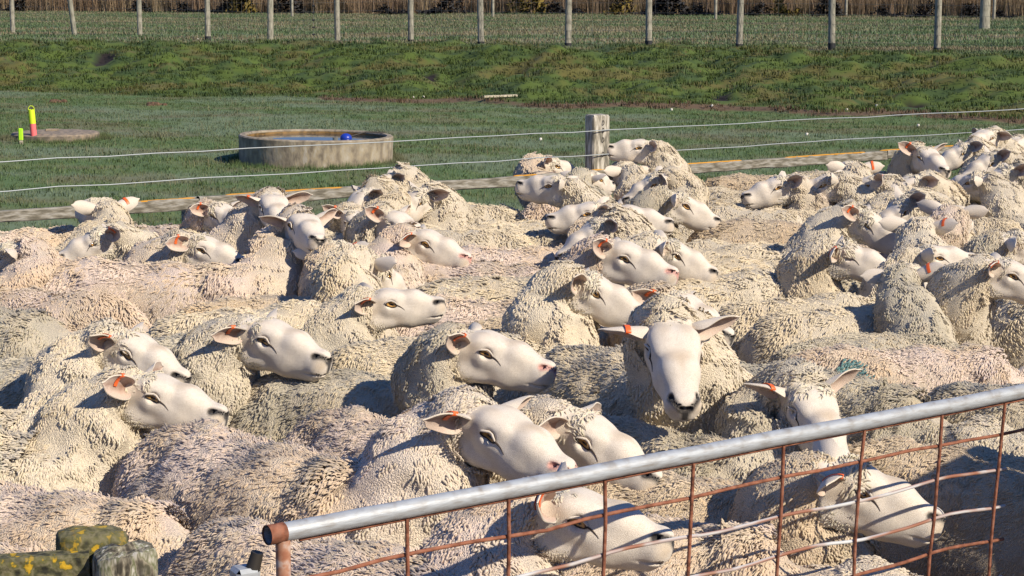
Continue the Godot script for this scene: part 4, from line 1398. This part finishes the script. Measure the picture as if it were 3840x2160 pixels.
# id, body x, z, yaw, head x, height, z, head yaw, nose down, roll, size, tagged ear, wool, label
var flock := [
	[1, 1.138, -10.401, 154.1, 0.665, 0.97, -10.546, 180, -6, 0, 1.0, 0, "c", "sheep with head held high in profile, muzzle just right of the square timber post"],
	[2, 0.923, -10.089, 147.1, 0.596, 0.85, -10.525, 112, -3, 0, 1.0, 0, "c", "creamy sheep facing away with one white ear beside the foot of the timber post"],
	[3, 0.302, -10.1, 64.3, 0.215, 0.87, -10.581, 25, 9, 0, 1.0, 2, "p", "sheep with tagged ear and pale sloping face, standing before the wires beside the timber post"],
	[4, 0.809, -9.231, 173.4, 0.188, 0.9, -9.258, 158, -6, 0, 1.0, 0, "c", "sheep with curly cream neck and shaded face turned towards the trough side"],
	[5, 0.39, -9.612, 50.9, 0.404, 0.85, -10.039, 50, 7, 0, 1.0, 0, "o", "sheep whose shaded dark face shows behind a curly cream neck below the timber post"],
	[6, -0.371, -9.409, 165.8, -0.628, 0.85, -9.745, 188, 22, 0, 1.0, 0, "c", "sheep with large brown-lined ear and lowered shaded face beside the lichened rail"],
	[7, -0.333, -8.61, 165.0, -0.685, 0.85, -8.957, 215, 35, 0, 1.0, 0, "c", "sheep with tousled topknot and lowered pale face, next to two tagged heads"],
	[8, -0.016, -9.023, 195.4, -0.439, 0.85, -9.038, 218, 22, 0, 1.0, 0, "c", "sheep with drooping ear, yellowish neck and lowered face looking back over the flock"],
	[9, -1.732, -8.094, 136.1, -1.774, 0.87, -8.547, 128, -1, 0, 1.0, 2, "c", "sheep seen from behind with tagged ear up, its crown against the weathered rail"],
	[10, -1.537, -8.872, -12.1, -1.237, 0.85, -8.498, -42, 9, 0, 1.0, 2, "p", "small-faced sheep peeping over a pink back with a tagged ear and pinkish nose"],
	[11, -1.519, -8.425, -36.0, -0.97, 0.92, -8.139, -72, 15, 0, 1.0, 2, "p", "white-faced sheep looking at the viewer with tags, behind another frontal white face"],
	[12, -1.293, -7.323, -3.0, -0.782, 0.92, -7.517, -66, 5, -4, 1.04, 0, "p", "white-faced sheep looking straight out, black nose and both ears spread wide"],
	[13, -1.023, -7.935, 186.3, -1.649, 0.82, -7.851, 192, 17, 0, 1.0, 1, "c", "fluffy-crowned sheep facing the left fence with brown-lined ear and half-hidden face"],
	[14, -1.797, -7.598, 8.8, -1.176, 0.82, -7.639, -14, 11, 0, 1.0, 2, "p", "sheep with cupped tagged ear, its muzzle hidden behind a pink-ridged back"],
	[15, -1.693, -7.005, 155.2, -1.909, 0.82, -7.417, 180, 12, 0, 1.0, 0, "p", "sheep with one upright brown-lined ear and knobbly cream neck, face out of sight"],
	[16, -0.787, -8.331, -4.3, -0.462, 0.85, -8.149, -38, 17, 0, 1.0, 2, "c", "sheep with closed eye and raised tagged ear among the middle of the flock"],
	[17, -0.836, -9.141, -34.3, -0.679, 0.79, -8.695, -62, 22, 0, 0.95, 2, "c", "small shaded sheep face with tagged ear squeezed between two cream necks"],
	[18, -0.736, -7.59, -5.9, -0.323, 0.82, -7.815, -18, 13, 0, 1.03, 2, "p", "white-faced sheep with pale eye and tagged ear, pink nose tip at a brown back"],
	[19, -0.816, -7.019, 33.4, -0.656, 0.82, -7.471, 72, 2, 0, 1.02, 2, "t", "tan sheep facing away with one thin tagged ear raised above its woolly neck"],
	[20, -0.781, -6.604, 24.7, -0.476, 0.82, -7.007, 40, 32, 0, 1.0, 0, "c", "cream sheep with lowered head showing only the woolly crown of its neck"],
	[21, -0.912, -6.104, 14.6, -0.387, 0.82, -6.348, 2, -5, 0, 1.0, 2, "o", "sheep with level white face and tagged ear, dark nose touching a greyish back"],
	[23, -1.268, -5.643, -11.3, -0.673, 0.84, -5.572, -26, 9, 0, 1.02, 2, "o", "sheep with orange bar tag on outspread ear and black nose, chin on an olive back"],
	[24, -1.551, -5.255, -8.9, -1.025, 0.84, -5.377, -22, 17, 0, 1.02, 2, "c", "sheep with cupped ear and amber eye, standing close behind another amber-eyed head"],
	[25, -1.44, -4.803, -4.2, -0.878, 0.82, -4.902, -12, 9, 0, 1.02, 2, "c", "amber-eyed sheep in profile with thick curly neck, black nose and folded tagged ear"],
	[26, -0.382, -5.49, -21.8, -0.056, 0.87, -5.228, -14, 9, 0, 1.02, 2, "o", "pink-nosed sheep in profile with cupped tagged ear and tear-stained cheek"],
	[27, -0.13, -5.977, 5.8, 0.261, 0.89, -6.124, -8, 17, 0, 1.02, 0, "c", "sheep with dark-backed ear, wide amber eye and long curly cream neck held high"],
	[28, 0.004, -6.877, -2.0, 0.395, 0.91, -6.749, -16, 11, 0, 1.04, 2, "p", "pink-nosed sheep holding its chin up, with curled tagged ear"],
	[29, 0.064, -7.318, 1.9, 0.618, 0.82, -7.471, -4, 19, 0, 1.0, 0, "c", "sheep with round amber eye and tan face close behind the pink-nosed raised head"],
	[30, 0.736, -7.834, 187.8, 0.326, 0.85, -7.865, 198, 25, 0, 1.04, 0, "c", "sheep facing the other way with long white nose lowered and dark nostril"],
	[31, 0.079, -8.233, 13.0, 0.516, 0.84, -8.539, -4, 3, 0, 1.0, 2, "p", "sheep with level white face, black nose and orange-lined ear among crossing heads"],
	[32, 0.914, -8.512, 174.3, 0.321, 0.85, -8.571, 180, 2, 0, 1.0, 0, "c", "sheep in shade facing the opposite way, black nose, behind a level white face"],
	[33, 0.37, -8.793, 32.5, 0.766, 0.85, -8.877, 4, 19, 0, 1.04, 0, "o", "sheep with dark-tipped ear and black nose, wool collar wrinkled behind the ear"],
	[34, 1.119, -9.593, 171.2, 0.687, 0.85, -9.783, 186, 23, 0, 1.0, 0, "c", "sheep with big brown-lined ear and lowered shaded face below the raised head"],
	[35, 0.41, -5.403, -53.8, 0.399, 0.94, -4.844, -84, 29, 0, 1.12, 2, "c", "large sheep facing out with bowed long white nose and orange bar tag on spread ear"],
	[36, 0.177, -6.422, -9.0, 0.545, 0.82, -6.192, -35, 17, 0, 1.0, 2, "t", "sheep with pale crown and spread ears directly behind the large bowed head"],
	[37, -0.55, -4.506, -41.2, -0.016, 0.87, -4.256, -38, 13, 0, 1.06, 2, "p", "clean white-headed sheep at the gate with orange bar tag and pink nose"],
	[38, -0.255, -4.869, -47.6, 0.181, 0.82, -4.413, -24, 21, 0, 1.04, 0, "p", "sheep with lashed amber eye whose muzzle dips behind the gate's top pipe"],
	[39, 0.31, -4.867, -34.3, 0.724, 0.82, -4.707, -70, 27, 0, 1.02, 2, "o", "sheep with fluffy forehead and orange-tagged ear, eyes just above the gate's top pipe"],
	[40, 0.401, -4.372, -11.9, 0.746, 0.77, -4.161, -8, 15, 0, 1.04, 2, "t", "sheep behind the rusty gate mesh with woolly forelock and black nose, facing along the gate"],
	[41, -0.317, -3.818, -34.7, 0.136, 0.82, -3.756, -12, 7, 0, 1.06, 2, "p", "sheep behind the gate mesh with wide amber eye, pipe shadow across its brow"],
	[42, 0.84, -7.508, 14.1, 1.272, 0.82, -7.438, -18, 7, 0, 1.02, 2, "c", "sheep with closed eye and tufted topknot, orange bar tag on its outspread ear"],
	[43, 0.869, -8.189, -4.3, 1.476, 0.85, -8.176, -30, 22, 0, 1.0, 2, "c", "sheep with fluffy topknot and dark ear, directly behind the closed-eyed sheep"],
	[44, 2.286, -8.585, 174.9, 1.684, 0.85, -8.646, 200, 29, 0, 1.0, 0, "c", "sheep with lumpy greenish topknot and lowered face among the far heads"],
	[45, 1.848, -7.407, 95.2, 1.653, 0.85, -8.017, 72, 5, 0, 1.02, 2, "c", "sheep facing away with rolled woolly collar and one tagged ear held level"],
	[46, 1.127, -7.18, 17.7, 1.58, 0.82, -7.417, 10, -3, 0, 1.0, 0, "c", "sheep with smooth greyish crown and pale flat forehead beside the closed-eyed sheep"],
	[47, 1.239, -6.854, 13.6, 1.689, 0.86, -6.689, -10, 11, 0, 1.02, 2, "c", "sheep with dark-backed tagged ear, amber eye and broad cream neck, cut by the frame"],
	[48, 1.576, -7.865, 25.6, 1.999, 0.82, -7.779, 0, 2, 0, 1.0, 0, "o", "sheep with dark hollow ear and olive wool behind the amber-eyed broad-necked sheep"],
	[49, 1.73, -10.075, 214.5, 1.29, 0.84, -9.766, 190, 9, 0, 1.04, 0, "p", "sheep facing the other way with black nose on a brown back near the pale rail"],
	[50, 2.043, -9.51, 140.3, 1.53, 0.85, -9.783, 170, 12, 0, 1.0, 0, "c", "sheep showing two pink-lined ears right behind the black-nosed sheep by the rail"],
	[51, 2.253, -10.49, 143.2, 1.787, 0.85, -10.525, 96, -3, 0, 1.0, 2, "c", "sheep seen from behind with ears spread before the pale lichened rail"],
	[52, 1.782, -9.198, 118.8, 1.744, 0.85, -9.745, 160, 9, 0, 1.0, 2, "c", "sheep with tagged ear and shaded cheek, head lowered below the sheep seen from behind"],
	[53, 1.913, -11.045, -9.9, 2.235, 0.9, -10.719, -66, 13, 0, 1.02, 2, "c", "white-faced sheep looking out over the flock with a tagged ear, against the pale rail"],
	[54, 2.967, -11.339, 170.8, 2.613, 0.85, -11.651, 196, 17, 0, 1.0, 0, "c", "sheep with dark shaded face and black-lined ear next to the frontal white face"],
	[55, 3.355, -11.76, 184.5, 2.79, 0.92, -11.822, 222, 5, 0, 1.0, 0, "c", "sheep with raised head and pink upright ear, highest among the far corner heads"],
	[56, 3.138, -10.853, 189.5, 2.602, 0.85, -10.939, 200, 21, 0, 1.0, 0, "o", "sheep with dark eye in a white patch and pointed ears in the far corner"],
	[57, 2.461, -9.961, 188.5, 1.928, 0.85, -9.688, 196, 13, 0, 1.04, 0, "c", "sheep with large pink-lined ear and narrowed eye, nose lowered in the far flock"],
	[58, 2.72, -9.449, 141.3, 2.295, 0.85, -9.899, 140, 2, 0, 1.0, 0, "c", "sheep with curly cream nape and brown-lined ear in the far corner"],
	[59, 3.051, -10.401, 190.3, 2.502, 0.85, -10.182, 190, 17, 0, 1.0, 0, "o", "sheep with shaded low head and pink ear at the edge of the far corner"],
	[60, 3.631, -12.297, -153.1, 3.091, 0.85, -12.218, -110, 2, 0, 1.0, 0, "c", "woolly-faced sheep at the far corner behind the raised pink ear"],
	[61, 1.531, -8.346, 44.0, 1.889, 0.85, -8.454, 62, 7, 0, 1.0, 0, "p", "pinkish sheep facing away with one short ear above its woolly nape"],
	[62, 1.194, -6.434, 27.5, 1.381, 0.82, -6.893, 64, 2, 0, 0.95, 2, "o", "olive sheep facing away with a white tagged ear, in the shade of the closed-eyed sheep"],
	[101, -0.995, -4.281, -20.7, -0.378, 0.52, -4.048, -20.7, 45, 0, 1.0, 0, "p", "sheep with broad pinkish back and parted wool right behind the mossy timber post"],
	[102, -1.093, -3.855, -19.7, -0.472, 0.52, -3.633, -19.7, 45, 0, 1.0, 0, "p", "sheep with smooth pinkish rump beside the mossy board rail"],
	[107, -1.792, -6.628, -16.9, -1.161, 0.52, -6.436, -16.9, 45, 0, 1.0, 0, "o", "sheep showing only its olive-grey woolly back among the packed flock"],
	[109, -2.272, -8.083, -29.8, -1.699, 0.52, -7.755, -29.8, 45, 0, 1.0, 0, "p", "sheep showing only its pinkish woolly back among the packed flock"],
	[118, -1.085, -8.653, 17.8, -0.457, 0.52, -8.855, 17.8, 45, 0, 1.0, 0, "c", "sheep showing only its cream woolly back among the packed flock"],
	[119, -0.188, -9.726, -20.0, 0.432, 0.52, -9.500, -20.0, 45, 0, 1.0, 0, "p", "sheep showing only its pinkish woolly back among the packed flock"],
	[121, 1.24, -6.019, 6.8, 1.895, 0.52, -6.097, 6.8, 45, 0, 1.0, 0, "p", "sheep with tan back marked by a teal paint spot"],
	[122, 0.902, -5.521, -37.9, 1.423, 0.52, -5.116, -37.9, 45, 0, 1.0, 0, "o", "sheep with pale grey-olive back and a faint blue paint mark beside the gate"],
	[123, 1.553, -5.498, -33.5, 2.103, 0.52, -5.134, -33.5, 45, 0, 1.0, 0, "o", "sheep with long wavy grey-cream fleece above the end of the gate pipe"],
	[124, 1.147, -4.767, -27.1, 1.735, 0.52, -4.466, -27.1, 45, 0, 1.0, 0, "t", "sheep behind the gate mesh with its dark side in deep shade"],
	[125, 0.275, -4.008, -14.5, 0.914, 0.52, -3.843, -14.5, 45, 0, 1.0, 0, "p", "sheep with pinkish-tan side right behind the gate mesh, head hidden"],
	[128, 1.443, -10.73, -19.5, 2.065, 0.52, -10.510, -19.5, 45, 0, 1.0, 0, "t", "sheep with brown speckled back standing along the pale rail"],
	[113, -0.125, -7.769, -15.6, 0.511, 0.52, -7.592, -15.6, 45, 0, 1.0, 0, "p", "sheep showing only its pinkish woolly back among the packed flock"],
	[117, 1.24, -8.854, -5.2, 1.897, 0.52, -8.794, -5.2, 45, 0, 1.0, 0, "t", "sheep showing only its tan woolly back among the packed flock"],
	[141, -2.08, -8.48, 32.0, -1.520, 0.52, -8.830, 32.0, 45, 0, 1.0, 0, "p", "pinkish sheep standing along the rail behind the sheep seen from behind with raised tagged ear"],
]

func _ready() -> void:
	noise.seed = 5; noise.frequency = 1.0; noise.fractal_octaves = 2
	fine.seed = 8; fine.frequency = 1.0; fine.fractal_octaves = 1
	# camera, sky, sun
	var cam := Camera3D.new()
	cam.name = "camera"
	add_child(cam)
	cam.position = Vector3(0, CAM_H, 0)
	cam.rotation = Vector3(-pitch, 0, 0)
	cam.fov = rad_to_deg(2.0 * atan(288.0 / FOCAL))
	cam.near = 0.1
	cam.far = 2000.0
	var env := Environment.new()
	env.tonemap_mode = Environment.TONE_MAPPER_LINEAR
	env.tonemap_exposure = 1.25
	env.background_mode = Environment.BG_SKY
	var sm := ProceduralSkyMaterial.new()
	sm.sky_top_color = Color(0.32, 0.48, 0.76)
	sm.sky_horizon_color = Color(0.62, 0.74, 0.90)
	sm.sky_curve = 0.12
	sm.ground_bottom_color = Color(0.20, 0.22, 0.15)
	sm.ground_horizon_color = Color(0.45, 0.50, 0.45)
	sm.sun_angle_max = 1.0
	env.background_energy_multiplier = 0.62
	env.sky = Sky.new()
	env.sky.sky_material = sm
	env.sdfgi_enabled = true; env.ssao_enabled = true; env.ssil_enabled = true
	var we := WorldEnvironment.new()
	we.name = "environment"
	we.environment = env
	add_child(we)
	var sun := DirectionalLight3D.new()
	sun.name = "sun"
	add_child(sun)
	sun.look_at_from_position(Vector3(0.631, 0.574, 0.524), Vector3.ZERO)
	sun.light_energy = 1.6
	sun.light_color = Color(1.0, 0.945, 0.86)
	sun.light_angular_distance = 0.5
	sun.shadow_enabled = true
	build_materials()
	stock()
	build_ground()
	build_grass()
	build_far_fence()
	build_shrubs()
	build_yard_fence()
	build_trough()
	build_markers()
	build_gate()
	build_near_timber()
	for s in flock:
		make_sheep(s[0], Vector3(s[1], ground(s[1], -s[2]), s[2]), deg_to_rad(s[3]), Vector3(s[4], s[5], s[6]), deg_to_rad(s[7]), deg_to_rad(s[8]), deg_to_rad(s[9]), s[10], s[11], s[12], s[13], "sheep showing only their backs" if "showing only" in s[13] else "sheep packed in the yard")
